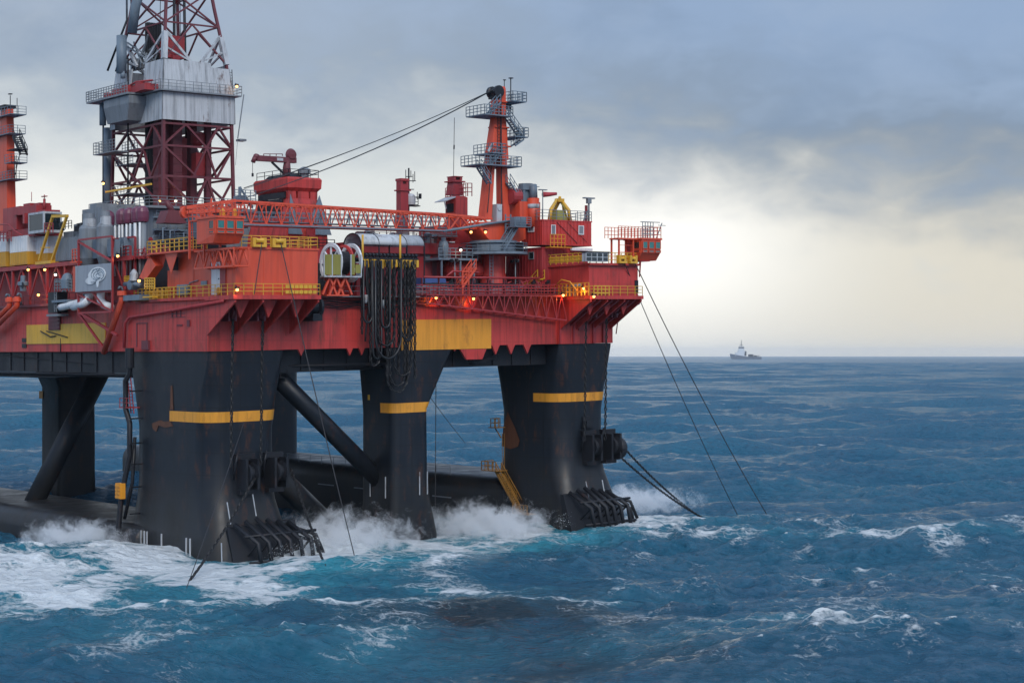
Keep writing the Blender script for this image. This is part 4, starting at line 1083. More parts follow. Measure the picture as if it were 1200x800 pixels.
for (z, s) in ((DZ(186), .9), (DZ(168), .8), (DZ(222), .95)):
    h_ = half(z)*s; b.box(cxu-h_, cxu-h_*.2, cxv+h_*.1, cxv+h_, z, z+.1); b.rail([(cxu-h_, cxv+h_*.1, z), (cxu-h_, cxv+h_, z)], 1.1, .8, .035, 2)
z = DZ(172); h_ = half(z); b.box(cxu-h_-1.6, cxu-h_+.2, cxv+1, cxv+h_+1.2, z, z+.12); b.rail([(cxu-h_-1.6, cxv+1, z), (cxu-h_-1.6, cxv+h_+1.2, z), (cxu-h_, cxv+h_+1.2, z)], 1.5, .7, .035, 3)
for k in range(6): b.box(cxu-h_*.7+.3*(k % 2), cxu-h_*.7+.7, cxv+.6+k*.6, cxv+.95+k*.6, zt_-.2, zt_+.5+rng.random()*1.0)
for k in range(10): b.bar((cxu-4.6+rng.random()*2.5, cxv-2+rng.random()*6, zt_+.2), (cxu-4.6+rng.random()*2.5, cxv-2+rng.random()*6, zt_+2+rng.random()*2), .1)
split_build(b, 'monkey_board', GREY, ds)
b = MB(); u_ = cxu+half(DZ(200))+.5; b.bar((a1+.3, b0, DZ(104)), (a1-.8, b0-.4, DZ(158)), .06); b.box(a1-.7, a1+.2, b0-.8, b0+.2, DZ(161), DZ(158.5)); b.bar((a1-.8, b0-.4, DZ(158)), (a1-1.0, b0-.2, DZ(190)), .02); b.build('lamp_post', GREY, ds)
b = MB(); b.bar((cxu-half(DZ(216))-.35, cxv-half(DZ(216))-.3, DZ(216)), (cxu-half(DZ(216))-.35, cxv+half(DZ(216)), DZ(217)), .13); b.build('gate_bar', YELLOW, ds)
b = MB(); b.ladder((cxu-1.2+6, cxv-half(DZ(90))-.35, DZ(104)), (cxu-1.2+6, cxv-half(DZ(72))-.3, DZ(72)), (.5, 0, 0), .04); b.build('ladder', DARK, ds)

# ---- drill floor substructure
sb = thing('drill_floor', 'grey drill floor substructure under the derrick', 'drill floor', (14, 32, 30))
b = MB(); b.box(du-2, du+11.8, 26.4, 41, 33.2, zb-.3); b.box(du-3.2, du+12.4, 25.4, 41.6, zb-.3, zb-.02)
for k in range(12): b.box(du-2.06, du-2, 26.6+k*1.2, 26.7+k*1.2, 33.4, zb-.4)
for k in range(10): b.box(du-1.6+k*1.3, du-1.5+k*1.3, 26.34, 26.4, 33.4, zb-.4)
b.build('wall', GREY, sb)
b = MB(); b.box(du-2, du+11, 27, 41, 28.1, 33.2); b.build('underfloor', DARK, sb)
b = MB(); b.rail([(du-3.2, 41, zb), (du-3.2, 25.4, zb), (du+12, 25.4, zb)], 1.1, 1.2, .04, 2); b.build('railing', GREY, sb)
b = MB()
for k, z in enumerate((38, 36.5, 35)): b.box(du-2.3, du+6, 25.9-.4*k, 26.3, z, z+.2); b.rail([(du-2, 25.9-.4*k, z+.2), (du+6, 25.9-.4*k, z+.2)], 1, .8, .04, 2)
b.box(du+2, du+4.5, 23.5, 26, 34, 38.4); b.tube([(du+3, 23.2, 38), (du+5, 22, 37.2), (du+8, 22, 37)], .2); b.build('gallery', BLUEGREY, sb)
b = MB(); q = (U(200, 22), 22); b.loft([[(q[0]-1.4, 21, Z(262, *q)), (q[0]+1.6, 21, Z(262, *q)), (q[0]+1.6, 23, Z(262, *q)), (q[0]-1.4, 23, Z(262, *q))], [(q[0]-.8, 21, Z(247, *q)), (q[0]+.5, 21, Z(247, *q)), (q[0]+.5, 23, Z(247, *q)), (q[0]-.8, 23, Z(247, *q))]]); b.tube([(q[0]+.4, 22, Z(252, *q)), (q[0], 22, Z(244, *q)), (q[0]-.6, 22, Z(236, *q))], .35, 8); b.build('tensioner_head', MAROON, sb)
# riser tensioners: purple-capped cylinders in a row
P_U = 2.7
first = None
for k, px in enumerate((127, 143, 151.5, 161, 167)):
    v = V(px, P_U)
    zt3 = Z(247, P_U, v)
    if first is None:
        t = thing('riser_tensioner', 'wide purple-capped riser tensioner nearest the grey stepped block', 'riser tensioner', (P_U, v, 29), 'riser tensioners beside the drill floor')
        b = MB(); b.rod((P_U, v, 29), (P_U, v, zt3-1.7), .42, 12); b.build('cylinder', GREY, t)
        b = MB(); b.turn((P_U, v, zt3-1.85), [(.4, 0), (.66, .1), (.72, .5), (.72, 1.2), (.6, 1.6), (.25, 1.85)], 16); b.build('cap', PURPLE, t)
        b = MB(); b.rod((P_U-.6, v-.5, 31), (P_U-.6, v-.5, zt3-1.9), .12, 8); b.rod((P_U-.6, v+.5, 31), (P_U-.6, v+.5, zt3-1.9), .12, 8); b.build('piston_rod', WHITE, t)
        first = t; v_first = v
    else:
        dup(first, R((P_U, v, 29)), ('purple-capped riser tensioner second from the grey stepped block', 'purple-capped riser tensioner in the middle of the row of five', 'purple-capped riser tensioner fourth from the grey stepped block', 'purple-capped riser tensioner closest to the derrick foot')[k-1])
# stepped grey block beside it
sg = thing('mud_module', 'grey stepped equipment block beyond the silencers beside the drill floor', 'equipment block', (1.5, 44, 30))
ug = 4.0; b = MB()
for (pa_, pb_, y, d) in ((72, 86, 272, 4), (84, 95, 263, 5), (94, 104, 246, 6), (104, 112, 239, 6), (112, 118, 243, 6)):
    b.box(ug+(pb_ % 3)*.12, ug+d, V(pb_, ug), V(pa_, ug)-.05, 30, Z(y, ug, V(pa_, ug)))
b.build('wall', GREY, sg)
b = MB(); b.box(ug-.12, ug-.02, V(93, ug), V(88, ug), Z(274, ug, 44), Z(268, ug, 44)); b.box(ug-.1, ug, V(101, ug), V(97, ug), Z(268, ug, 44), Z(255, ug, 44)); b.rail([(ug, V(84, ug), Z(272, ug, 48)), (ug, V(73, ug), Z(272, ug, 48))], 1.0, .8, .04, 2); split_build(b, 'hatch', DARK, sg)

# ---- silencer frame with the emblem panel
sf_u = -1.4
sl = thing('silencer_frame', 'red open frame holding two grey exhaust silencers above the emblem panel', 'exhaust frame', (sf_u, V(110, sf_u), 26))
YV = lambda px: V(px, sf_u); YZ = lambda y: Z(y, sf_u, V(112, sf_u))
b = MB(); v0, v1 = YV(131.5), YV(92)
for v in (v0, v1):
    for u in (sf_u, sf_u+2.8): b.box(u-.11, u+.11, v-.11, v+.11, YZ(366), YZ(279))
for y in (279, 342, 366): 
    for u in (sf_u, sf_u+2.8): b.box(u-.1, u+.1, v0+.11, v1-.11, YZ(y)-.1, YZ(y)+.1)
b.bar((sf_u, v1, YZ(281)), (sf_u, v0, YZ(308)), .12); b.bar((sf_u, v1, YZ(344)), (sf_u, v0, YZ(365)), .1); b.bar((sf_u, v0-.4, YZ(281)), (sf_u+1, v0+1.8, YZ(291)), .12)
b.bar((sf_u, v1, YZ(366)), (.2, YV(110), YZ(413)), .13); b.bar((sf_u, v1-.6, YZ(366)), (-.2, YV(126), YZ(393)), .16); b.bar((sf_u, YV(108), YZ(342)), (sf_u, YV(122), YZ(360)), .08)
b.build('frame', RED2, sl)
for px, r in ((104, 1.12), (123, .95)):
    u = sf_u+1.4; v = V(px, u); b = MB(); b.turn((u, v, YZ(309)), [(r*.7, 0), (r, .8), (r, 4.2), (r*.75, 4.6), (r*.6, 4.7), (r*.6, 6.0)], 18); o = b.build('silencer', GREY, sl)
    b = MB(); b.turn((u, v-.2, YZ(266)), [(r*.66, -.5), (r*.66, 1.2), (r*.7, 1.3)], 16); b.build('outlet', CLAD, o)
b = MB(); b.rail([(sf_u, v1+1.6, YZ(304)), (sf_u, v1+.1, YZ(304))], 1.4, .7, .06, 3); b.box(sf_u-.2, sf_u+1.6, v1+.1, v1+1.8, YZ(306), YZ(304)); b.box(sf_u, sf_u+.3, v1+.15, v1+1.5, YZ(340), YZ(310)); b.build('side_ladder', ORANGE, sl)
pn = thing('emblem_panel', 'grey panel carrying a pale round grooved emblem on the red frame', 'panel', (sf_u-.2, V(112, sf_u), YZ(341)))
b = MB(); pu = sf_u-.2; b.box(pu-.1, pu, v0-.2, v1+.2, YZ(341), YZ(310)); b.build('board', paint('panel_grey', (.27, .29, .32), .5, .4, .2, .2), pn)
b = MB()
def EM(x, y): return (pu-.13, V(92+39.5*x, pu), Z(310+31*y, pu, V(112, pu)))
def blob(cx_, cy_, rx, ry, t0=0, t1=360, du_=0):
    n = 22; pts = []
    for k in range(n+1):
        t = math.radians(t0+(t1-t0)*k/n); pts.append(EM(cx_+rx*math.cos(t), cy_+ry*math.sin(t)))
    return pts
def plate(pts, th=.05):
    a = [Vector(p) for p in pts]; b.prism([tuple(p+Vector((-.0, 0, 0))) for p in a], (-th, 0, 0))
plate(blob(.60, .38, .245, .28)[:-1]); plate(blob(.40, .60, .15, .14)[:-1], .055); plate([EM(.55, .62), EM(.66, .62), EM(.62, .86), EM(.585, .86)], .045); plate(blob(.40, .40, .07, .14)[:-1], .06)
b.build('emblem', WHITE, pn)
b = MB(); pu -= .07
for pts in (blob(.60, .38, .19, .22, 150, 420), blob(.62, .40, .14, .15, 120, 380), blob(.64, .42, .09, .09, 60, 300), blob(.46, .55, .12, .11, -20, 120), blob(.7, .3, .1, .12, 90, 250), blob(.52, .28, .08, .1, 160, 340), blob(.56, .5, .1, .07, 0, 170)):
    b.tube(pts, .035, 4)
b.build('emblem_groove', BLUEGREY, pn)
ex = thing('exhaust_pipe', 'fat white exhaust pipes curving down below the emblem panel', 'exhaust pipe', (-.6, V(90, -.6), YZ(358)))
b = MB(); E_ = lambda px, y, u=-.8: (u, V(px, u), Z(y, u, V(px, u)))
b.tube([E_(105, 343), E_(104, 349), E_(99, 353), E_(88, 356), E_(74, 359.5), E_(71, 360)], .5, 12, .42); b.build('pipe', WHITE, ex)
b = MB(); b.tube([E_(104, 351, -1.2), E_(99, 356, -1.2), E_(86, 360, -1.2)], .42, 12); b.build('pipe', WHITE, ex)
b = MB(); b.tube([E_(118, 343), E_(118, 352), E_(122, 357), E_(130, 360)], .45, 12); b.build('pipe', WHITE, ex)

# ---- deck cargo on the short side
b = MB(); b.box(.9, 8, 18, 80, 32.75, 33.05)
b.box(.7, .9, 18, 80, 32.6, 33.1)
for v in range(20, 80, 5):
    b.box(.75, 1.05, v, v+.3, 28.2, 32.7); b.bar((.9, v+.1, 29), (.9, v+2.4, 32.6), .1); b.bar((.9, v+5, 29), (.9, v+2.6, 32.6), .1)
b.box(3.0, 3.3, 18, 80, 28.2, 32.75); b.box(2.2, 8, V(154, 2.2), V(131, 2.2), 28.2, 33.0)
b.build('upper_deck', RED2, rig)
b = MB(); b.rail([(.9, 18.5, 33.05), (.9, 31, 33.05)], 1.1, 1.2, .05, 2); b.rail([(.9, 68, 33.05), (.9, 84, 33.05)], 1.1, 1.2, .05, 2); b.build('railing', RED2, rig)
def container(lab, pa_, pb_, u, y0, y1, depth, m_low, m_up, split, grp=None):
    v0, v1 = V(pb_, u), V(pa_, u); z0 = 33.06; z1 = Z(y1, u, v1)
    c = thing('container', lab, 'container', (u+depth/2, (v0+v1)/2, z0), grp)
    zs = z0+(z1-z0)*split
    b = MB(); b.box(u, u+depth, v0, v1, z0+.25, zs)
    for k in range(int((v1-v0)/.5)): b.box(u-.04, u, v0+.2+k*.5, v0+.42+k*.5, z0+.4, zs-.03)
    for a in (.3, v1-v0-.7): b.box(u+.3, u+depth-.3, v0+a, v0+a+.4, z0, z0+.25)
    b.build('body', m_low, c)
    if m_up:
        b = MB(); b.box(u, u+depth, v0, v1, zs+.003, z1)
        for k in range(int((v1-v0)/.5)): b.box(u-.04, u, v0+.2+k*.5, v0+.42+k*.5, zs+.03, z1-.1)
        b.build('upper_panel', m_up, c)
    return c
container('white-over-yellow container beside the yellow davit', 11.5, 32, 1.4, 308, 278, 2.6, CONTY, WHITE, .48)
container('white-over-yellow container cut off by the edge of the view', -14, 7, 1.6, 308, 276, 2.6, CONTY, WHITE, .48)
container('white-over-yellow container half hidden behind the yellow davit legs', 33.5, 56, 2.6, 308, 279, 2.6, CONTY, WHITE, .42)
container('plain grey container between the yellow davit and the red silencer frame', 65, 92, 1.5, 308, 280, 2.8, GREY, None, 1)
dvt = thing('davit', 'tall yellow portal davit with hanging sheaves at the short deck edge', 'davit', (.9, V(60, .9), 33.1))
D_ = lambda px, y, u=.9: (u, V(px, u), Z(y, u, V(px, u)))
for pts in ((D_(46, 305), D_(62, 253)), (D_(61, 305), D_(78.5, 253))):
    b = MB(); b.tube(pts, .2, 4); b.build('leg', YELLOW, dvt)
b = MB(); b.tube([D_(61.5, 253.5), D_(79, 253)], .24, 4); b.box(.6, 1.2, V(62, .9), V(44, .9), 33.06, 33.4); b.bar(D_(48, 290), D_(58, 290), .08); split_build(b, 'crossbeam', YELLOW, dvt)
b = MB(); b.turn(D_(65.5, 258.5), [(.02, -.1), (.22, 0), (.22, .2), (.02, .3)], 10, 0); b.turn(D_(71, 263), [(.02, -.1), (.32, 0), (.32, .2), (.02, .3)], 12, 0); b.tube([D_(70, 262), D_(72, 268), D_(75, 269)], .12); split_build(b, 'sheave', DARK, dvt)
# ---- second crane, at the frame edge
lc_u, lc_v = 3.0, V(8, 3.0)
LC = lambda px, y, u=lc_u: (u, V(px, u), Z(y, u, V(px, u)))
lcr = thing('pedestal_crane', 'orange-red deck crane with glazed cab at the short end of the rig', 'crane', (lc_u, lc_v, 33))
b = MB(); w0 = (V(1, lc_u)-V(17, lc_u))/2
def sq(z, w, d): return [(lc_u-d, lc_v-w, z), (lc_u+d, lc_v-w, z), (lc_u+d, lc_v+w, z), (lc_u-d, lc_v+w, z)]
zL = lambda y: Z(y, lc_u, lc_v)
b.loft([sq(33.05, w0*.7, .6), sq(zL(235), w0*.66, .6), sq(zL(150), w0*.52, .5), sq(zL(126), w0*.45, .45)]); b.build('king_post', ORANGE, lcr)
b = MB(); b.box(lc_u-.8, lc_u+.8, V(12, lc_u), V(3, lc_u), zL(128), zL(124)); b.rod(LC(12, 126), LC(12, 112), .06, 5); b.rod(LC(20, 137), LC(20, 115), .05, 5); b.box(lc_u-.2, lc_u+.2, V(13, lc_u), V(11, lc_u), zL(112), zL(111)); b.build('aerial', DARK, lcr)
b = MB()
for (a, c, y) in ((-6, 22, 138), (-6, 21, 160), (-8, 23, 213), (15, 23, 194)):
    v0, v1 = V(c, lc_u), V(a, lc_u); b.box(lc_u-1.1, lc_u+1.0, v0, v1, zL(y), zL(y)+.12); b.rail([(lc_u-1.1, v1, zL(y)), (lc_u-1.1, v0, zL(y)), (lc_u+1.0, v0, zL(y))], 1.1, .9, .032, 2)
b.build('platform', BLUEGREY, lcr)
b = MB(); b.stair(LC(15, 160, 1.6), LC(24, 181, 1.6), (.9, 0, 0), .07); b.box(.9, 2.6, V(24, 1.6), V(14, 1.6), zL(182), zL(181)); b.ladder(LC(19, 210, 1.8), LC(19, 182, 1.8), (0, .5, 0), .04); b.tube([LC(18, 205), LC(21, 188), LC(26, 172)], .05); b.build('stairway', DARK, lcr)
b = MB(); b.box(lc_u-1.2, lc_u+2, V(30, lc_u), V(14, lc_u), zL(272), zL(246)); b.box(lc_u-1.4, lc_u+2.2, V(54, lc_u), V(-6, lc_u), zL(282), zL(273)); b.build('turret', RED2, lcr)
cb = 1.0
b = MB(); v0, v1 = V(51, cb), V(33, cb); Zc = lambda y: Z(y, cb, v0)
b.box(cb, cb+2.4, v0, v1, Zc(272), Zc(269)); b.box(cb, cb+2.4, v0, v1, Zc(250), Zc(247.5)); 
for v in (v0, v1-.22): b.box(cb, cb+.2, v, v+.22, Zc(269), Zc(250)); b.box(cb+2.2, cb+2.4, v, v+.22, Zc(269), Zc(250))
b.box(cb+2.2, cb+2.4, v0+.22, v1-.22, Zc(269), Zc(250)); o = b.build('cab', CLAD, lcr)
b = MB(); b.box(cb+.08, cb+.12, v0+.22, v1-.22, Zc(269), Zc(250)); b.box(cb+.2, cb+2.2, v0+.06, v0+.1, Zc(269), Zc(250)); b.build('window', GLASSD, o)
b = MB(); 
for (a, c, y0, y1, d) in ((26, 48, 247, 238, 0), (30, 38, 238, 234, .3), (40, 47, 239, 235, .5), (50, 58, 249, 245, 0), (20, 27, 246, 236, .2)): b.box(1.4+d, 3.4, V(c, 2), V(a, 2), Zc(y0), Zc(y1))
b.rod(LC(52, 246, 2), LC(52, 233, 2), .16, 8); b.box(1.8, 2.2, V(54, 2), V(50, 2), Zc(229), Zc(228)); b.rod(LC(52, 233, 2), LC(52, 228, 2), .05); b.rod(LC(37, 236, 2), LC(37, 225, 2), .04); b.bar(LC(30, 262, 1.0), LC(30, 250, 1.0), .3); b.build('machinery', RED2, lcr)
b = MB(); b.rail([LC(0, 283, .95), LC(13, 283, .95)], 1.3, 1, .06, 2); b.tube([LC(-2, 263, .95), LC(10, 263, .95), LC(18, 271, .95), LC(26, 276, .95)], .08); b.rail([LC(52, 273, .8), LC(62, 273, .8)], 1.2, .8, .05, 2); b.build('railing', RED2, lcr)
b = MB(); b.tube([LC(-16, 262, lc_u), LC(-70, 262, lc_u), LC(-110, 258, lc_u)], .4, 4); b.build('boom', ORANGE, lcr)

# ---- long-side deck: hose rack, reel, canopy, deckhouses
rk_v = -1.15
K_ = lambda px, y, v=rk_v: (U(px, v), v, Z(y, U(px, v), v))
hr = thing('hose_rack', 'rack of yellow clamps and black rollers over the long deck edge', 'hose rack', (U(455, rk_v), 0, 28.1))
ua, ub = U(422, rk_v), U(489, rk_v); zr = Z(300, ua, rk_v)
b = MB(); b.box(ua, ub, rk_v-.2, rk_v+.2, zr-.35, zr-.1); b.box(ua, ub, .4, .7, zr-.35, zr-.1)
for k in range(7):
    u = ua+(ub-ua)*k/6; b.box(u-.08, u+.08, rk_v-.2, .7, zr-.6, zr-.35); b.box(u-.08, u+.08, .4, .6, 28.1, zr-.6); b.bar((u, .3, 28.3), (u, rk_v, zr-.5), .07)
b.build('beam', DARK, hr)
rk_lab = None
clamp = MB(); roll = MB()
for k in range(16):
    u = ua+.25+(ub-ua-.5)*k/15
    clamp.box(u-.16, u+.16, rk_v-.42, rk_v-.2, zr-1.15-.1*(k % 3), zr-.35)
    roll.turn((u-.14, rk_v, zr+.12), [(.02, 0), (.24, .02), (.24, .26), (.02, .28)], 10, 0)
clamp.build('clamp', YELLOW, hr); roll.build('roller', DARK, hr)
b = MB()
for px in (425, 469):
    u = U(px, -1.5); b.rod((u, -1.5, zr-1), (u, -1.5, Z(275, u, -1.5)), .13, 6)
b.build('post', YELLOW, hr)
# hoses and chains hanging from it, each one a thing
grpH = 'chains and hoses hanging from the hose rack'
hang = [(424, 390, 'c'), (428, 372, 'h'), (432, 400, 'h'), (436, 396, 'h'), (440, 420, 'h'), (445, 352, 'h'), (449, 436, 'h'), (454, 452, 'h'), (460, 372, 'h'), (466, 440, 'c'), (470, 404, 'h'), (474, 446, 'h'), (479, 380, 'h'), (482, 400, 'h'), (486, 445, 'c')]
hlab = ['rusty black chain hanging nearest the white-rimmed reel', None]
import itertools
h_labels = {
    0: 'black chain hanging from the rack end nearest the white-rimmed reel',
    9: 'long black chain hanging among the hoses over the middle column',
    14: 'black chain hanging at the rack end beside the amber rectangle'}
hose_first = None
for k, (px, ye, t) in enumerate(hang):
    u = U(px, rk_v-.25); v = rk_v-.3-.12*(k % 2)
    z0 = zr-.5; z1 = Z(ye, u, v)
    if t == 'c':
        b = MB(); b.chain([(u, v, z0), (u, v, z1)], .62, .4, .085); o = b.build('hanging_chain', CHAIN, None, (u, v, z0)); tag(o, h_labels[k], 'chain', grpH)
    else:
        b = MB(); n = 12; pts = [(u+.05*math.sin(i*.9+k)+.5*math.sin(k*2.3)*(i/n)**2, v+.05*math.cos(i*.7+2*k)-.2*abs(math.sin(k*1.7))*(i/n), z0+(z1-z0)*i/n) for i in range(n+1)]
        b.tube(pts, .11+.05*(k % 3 == 1), 7)
        o = b.build('hanging_hose', HOSE, None, (u, v, z0)); tag(o, 'straight black hose hanging from the rack over the long deck edge', 'hose', grpH)
        if k % 3 != 2:
            c = MB(); zz = z0+(z1-z0)*(.25+.5*((k*37) % 10)/10); c.rod((u, v, zz), (u, v, zz-.9), .19, 8); c.build('coupling', (CLAD if k % 2 else (YELLOW if k == 8 else GREY)), o)
loops = [(434, 444, 428), (453, 478, 459), (457, 474, 452), (437, 447, 420), (462, 482, 440), (426, 436, 378), (443, 462, 405), (447, 457, 384), (470, 485, 398), (440, 470, 420)]
llab = ['short looped chain hanging nearest the white-rimmed reel', 'widest looped chain, its bight lowest above the middle column', 'looped chain nested inside the widest loop', 'short looped chain just behind the shortest loop', 'looped chain hanging closest to the amber rectangle', 'highest looped chain, just below the rack end beside the reel', 'looped chain in mid bundle reaching the hull bottom edge', 'small looped chain high in the middle of the bundle', 'looped chain high at the amber rectangle end of the bundle', 'wide looped chain in the middle reaching just below the red hull']
for k, (xa, xb, y) in enumerate(loops):
    v = rk_v-.62-.07*k; ua_, ub_ = U(xa, v), U(xb, v); zl = Z(y, (ua_+ub_)/2, v); w = (ub_-ua_)/2; z0 = zr-.5
    pts = [(ua_, v, z0), (ua_, v, zl+w*1.4)]+[((ua_+ub_)/2-w*math.cos(t), v, zl+w*1.4*(1-math.sin(t))) for t in [math.pi*i/12 for i in range(1, 12)]]+[(ub_, v, zl+w*1.4), (ub_, v, z0)]
    b = MB(); soft_ = k in (3, 5, 7, 9)
    if soft_: b.tube(pts, .12, 7)
    else: b.chain(pts, .6, .38, .08)
    o = b.build('looped_hose' if soft_ else 'looped_chain', HOSE if soft_ else CHAIN, None, (ua_, v, z0)); tag(o, llab[k].replace('chain', 'hose') if soft_ else llab[k], 'hose' if soft_ else 'chain', grpH)
# reel
rl = thing('hose_reel', 'large hose reel with white spoked rims between yellow side panels', 'reel', (U(402, -.6), -.6, 28.1))
ur_ = U(404, -.6); zr0 = Z(308, ur_, 0)
for i, off in enumerate((-1.5, 1.1)):
    b = MB(); uo = ur_+off
    b.turn((uo, 0, zr0), [(1.75, 0), (2.15, 0), (2.15, .22), (1.75, .22), (1.75, 0)], 30, 0, False)
    for k in range(8):
        t = math.pi*k/4; b.bar((uo+.11, .35*math.cos(t), zr0+.35*math.sin(t)), (uo+.11, 1.9*math.cos(t), zr0+1.9*math.sin(t)), .09)
    b.build('rim', WHITE, rl)
b = MB(); b.turn((ur_-1.3, 0, zr0), [(.5, 0), (.5, 2.4)], 16, 0); b.turn((ur_-1.2, 0, zr0), [(1.2, 0), (1.25, .2), (1.25, 2.0), (1.2, 2.2)], 20, 0); b.build('drum', DARK, rl)
b = MB(); b.turn((ur_+.1, 0, zr0), [(1.7, 0), (2.0, .05), (2.0, .25), (1.7, .3), (1.7, 0)], 26, 0, False); b.build('red_rim', RED, rl)
b = MB(); v = -2.4
for (a, c, y0, y1) in ((380, 388.5, 322, 298), (389.5, 399, 322, 298), (411, 415.5, 322, 298), (416.5, 423, 320, 310)): b.box(U(a, v), U(c, v), v-.05, v+.05, Z(y0, U(a, v), v), Z(y1, U(a, v), v))
split_build(b, 'side_panel', OLIVE, rl)
b = MB(); a, c = U(379.5, v), U(423, v); z0 = Z(323, a, v)
b.box(a, c, v-.1, 2.2, z0-.15, z0); 
for px in (379.5, 389, 399.5, 411, 423): b.box(U(px, v)-.06, U(px, v)+.06, v-.09, v+.03, z0, Z(297.5, a, v))
b.build('panel_frame', CLAD, rl)
b = MB(); z1 = Z(345, a, v)
for px in (386, 394, 404):
    u = U(px, -2); b.bar((u-.9, -2, z1), (u, -2, z0-.15), .12); b.bar((u+.9, -2, z1), (u, -2, z0-.15), .12); b.bar((u+.9, -.2, 28), (u, -2, z0-.15), .12)
b.box(U(382, -2), U(408, -2), -2.2, .3, z1-.15, z1); b.build('trestle', ORANGE, rl)
# arched canopy
cp = thing('canopy', 'pale arched canopy roof on thin posts above the hose rack', 'canopy', (U(450, 3), 3, 29))
v0, v1 = 1.0, 4.4; ua, ub = U(414, 2.5), U(488, 2.5); zb_ = Z(287, ua, 2.5); n = 10
arc = [(2.7-1.7*math.cos(math.pi*k/n), zb_+1.25*math.sin(math.pi*k/n)) for k in range(n+1)]
b = MB(); b.sm = True
b.add([(ua, a, z) for a, z in arc]+[(ub, a, z) for a, z in arc], [(i, i+1, n+2+i, n+1+i) for i in range(n)])
o = b.build('roof_sheet', CLAD, cp); md = o.modifiers.new('thick', 'SOLIDIFY'); md.thickness = .06
b = MB()
for t in (0, .28, .72, 1):
    u = ua+(ub-ua)*t; b.tube([(u, a, z+.05) for a, z in arc], .07, 6); b.bar((u, v0, 28.1), (u, v0, zb_), .07); b.bar((u, v1, 28.1), (u, v1, zb_), .07)
b.build('hoop', DARK, cp)
# deckhouses on the long side
dh = thing('deckhouse', 'long low dark red deckhouse behind the canopy and hose rack', 'deckhouse', (30, 11, 28.1))
a, c = U(418, 8), U(540, 8)
b = MB(); b.box(a, c, 8, 15, 28.1, Z(297, 30, 8)); b.box(a-.2, c+.3, 7.5, 15.2, Z(296.9, 30, 8), Z(284, 30, 8)); b.build('wall', RED2, dh)
window(dh, 'R', 8, U(499, 8), U(503, 8), Z(306, 33, 8), Z(299, 33, 8), GREY, GREY)
door(dh, 'R', 8, U(506, 8), U(511.5, 8), 28.2, Z(300, 33, 8), MAROON, RED2)
b = MB(); b.box(U(467, 7.3), U(478, 7.3), 7.3, 7.5, Z(285.5, 30, 8), Z(284.5, 30, 8)); b.box(U(527, 7.3), U(533, 7.3), 7.3, 7.5, Z(282.8, 30, 8), Z(281.8, 30, 8)); b.build('strip_light', WHITE, dh)
dh2 = thing('deckhouse', 'taller dark red deckhouse between the vent house and the crane turret', 'deckhouse', (40, 12, 28.1))
a, c = U(531, 10), U(574, 10)
b = MB(); b.box(a, c, 10, 17, 28.1, Z(262, 38, 10)); b.box(U(511, 11), a, 11, 17, 28.1, Z(277, 36, 11)); b.build('wall', RED2, dh2)
b = MB(); z = Z(277, 36, 10); b.box(U(511, 9.5), U(535, 9.5), 9.3, 11, z, z+.2); b.rail([(U(511, 9.5), 9.5, z), (U(535, 9.5), 9.5, z)], 1.1, .8, .04, 2); z = Z(305, 38, 5); b.box(U(514, 5), U(560, 5), 5, 8, z, z+.25); b.rail([(U(514, 5), 5, z+.2), (U(560, 5), 5, z+.2)], 1.2, .8, .045, 2)
for px in (518, 540, 556): b.box(U(px, 5), U(px, 5)+.16, 5.1, 5.3, 28.1, z)
b.build('gallery', BLUEGREY, dh2)
tk = thing('tank', 'upright grey-green tank on the gallery beside the dark red deckhouse', 'tank', (U(521, 6), 6, z))
b = MB(); b.turn((U(521, 6), 6.2, z+.25), [(.5, 0), (.62, .15), (.62, 1.5), (.5, 2.0), (.3, 2.1), (.3, 2.5)], 14); b.build('shell', BLUEGREY, tk); b = MB(); b.tube([(U(521, 6)-.6, 5.5, z+2), (U(521, 6)-.6, 5.5, z+.4), (U(521, 6), 5.4, z+.3)], .09); b.build('pipe', GREY, tk)
cy = thing('horizontal_tank', 'round red horizontal tank under the blue-grey gallery', 'tank', (U(535, 7), 7, 28.1))
b = MB(); b.turn((U(524, 7), 7, Z(316, 37, 7)), [(.3, -.2), (1.0, .1), (1.05, .5), (1.05, 4.4), (1.0, 4.8), (.3, 5.1)], 18, 0); b.build('shell', RED, cy); b = MB()
for d in (1, 3.8): b.box(U(524, 7)+d, U(524, 7)+d+.3, 6.3, 7.7, 28.1, Z(316, 37, 7)-.6)
b.build('saddle', DARK, cy)
bt = thing('tarpaulin_load', 'low load under a blue tarpaulin on the long deck edge', 'covered load', (U(505, 3), 3, 28.1))
a, c = U(489, 3), U(518, 3); b = MB(); b.loft([[(a, 2, 29.0), (c, 2, 29.0), (c, 5, 29.0), (a, 5, 29.0)], [(a+.1, 2.2, 30.3), (c-.1, 2.2, 30.3), (c-.1, 4.8, 30.2), (a+.1, 4.8, 30.4)]]); b.build('tarpaulin', BLUE, bt); b = MB(); b.box(a, c, 2, 5, 28.1, 29.0)
b.build('crate', GREY, bt)
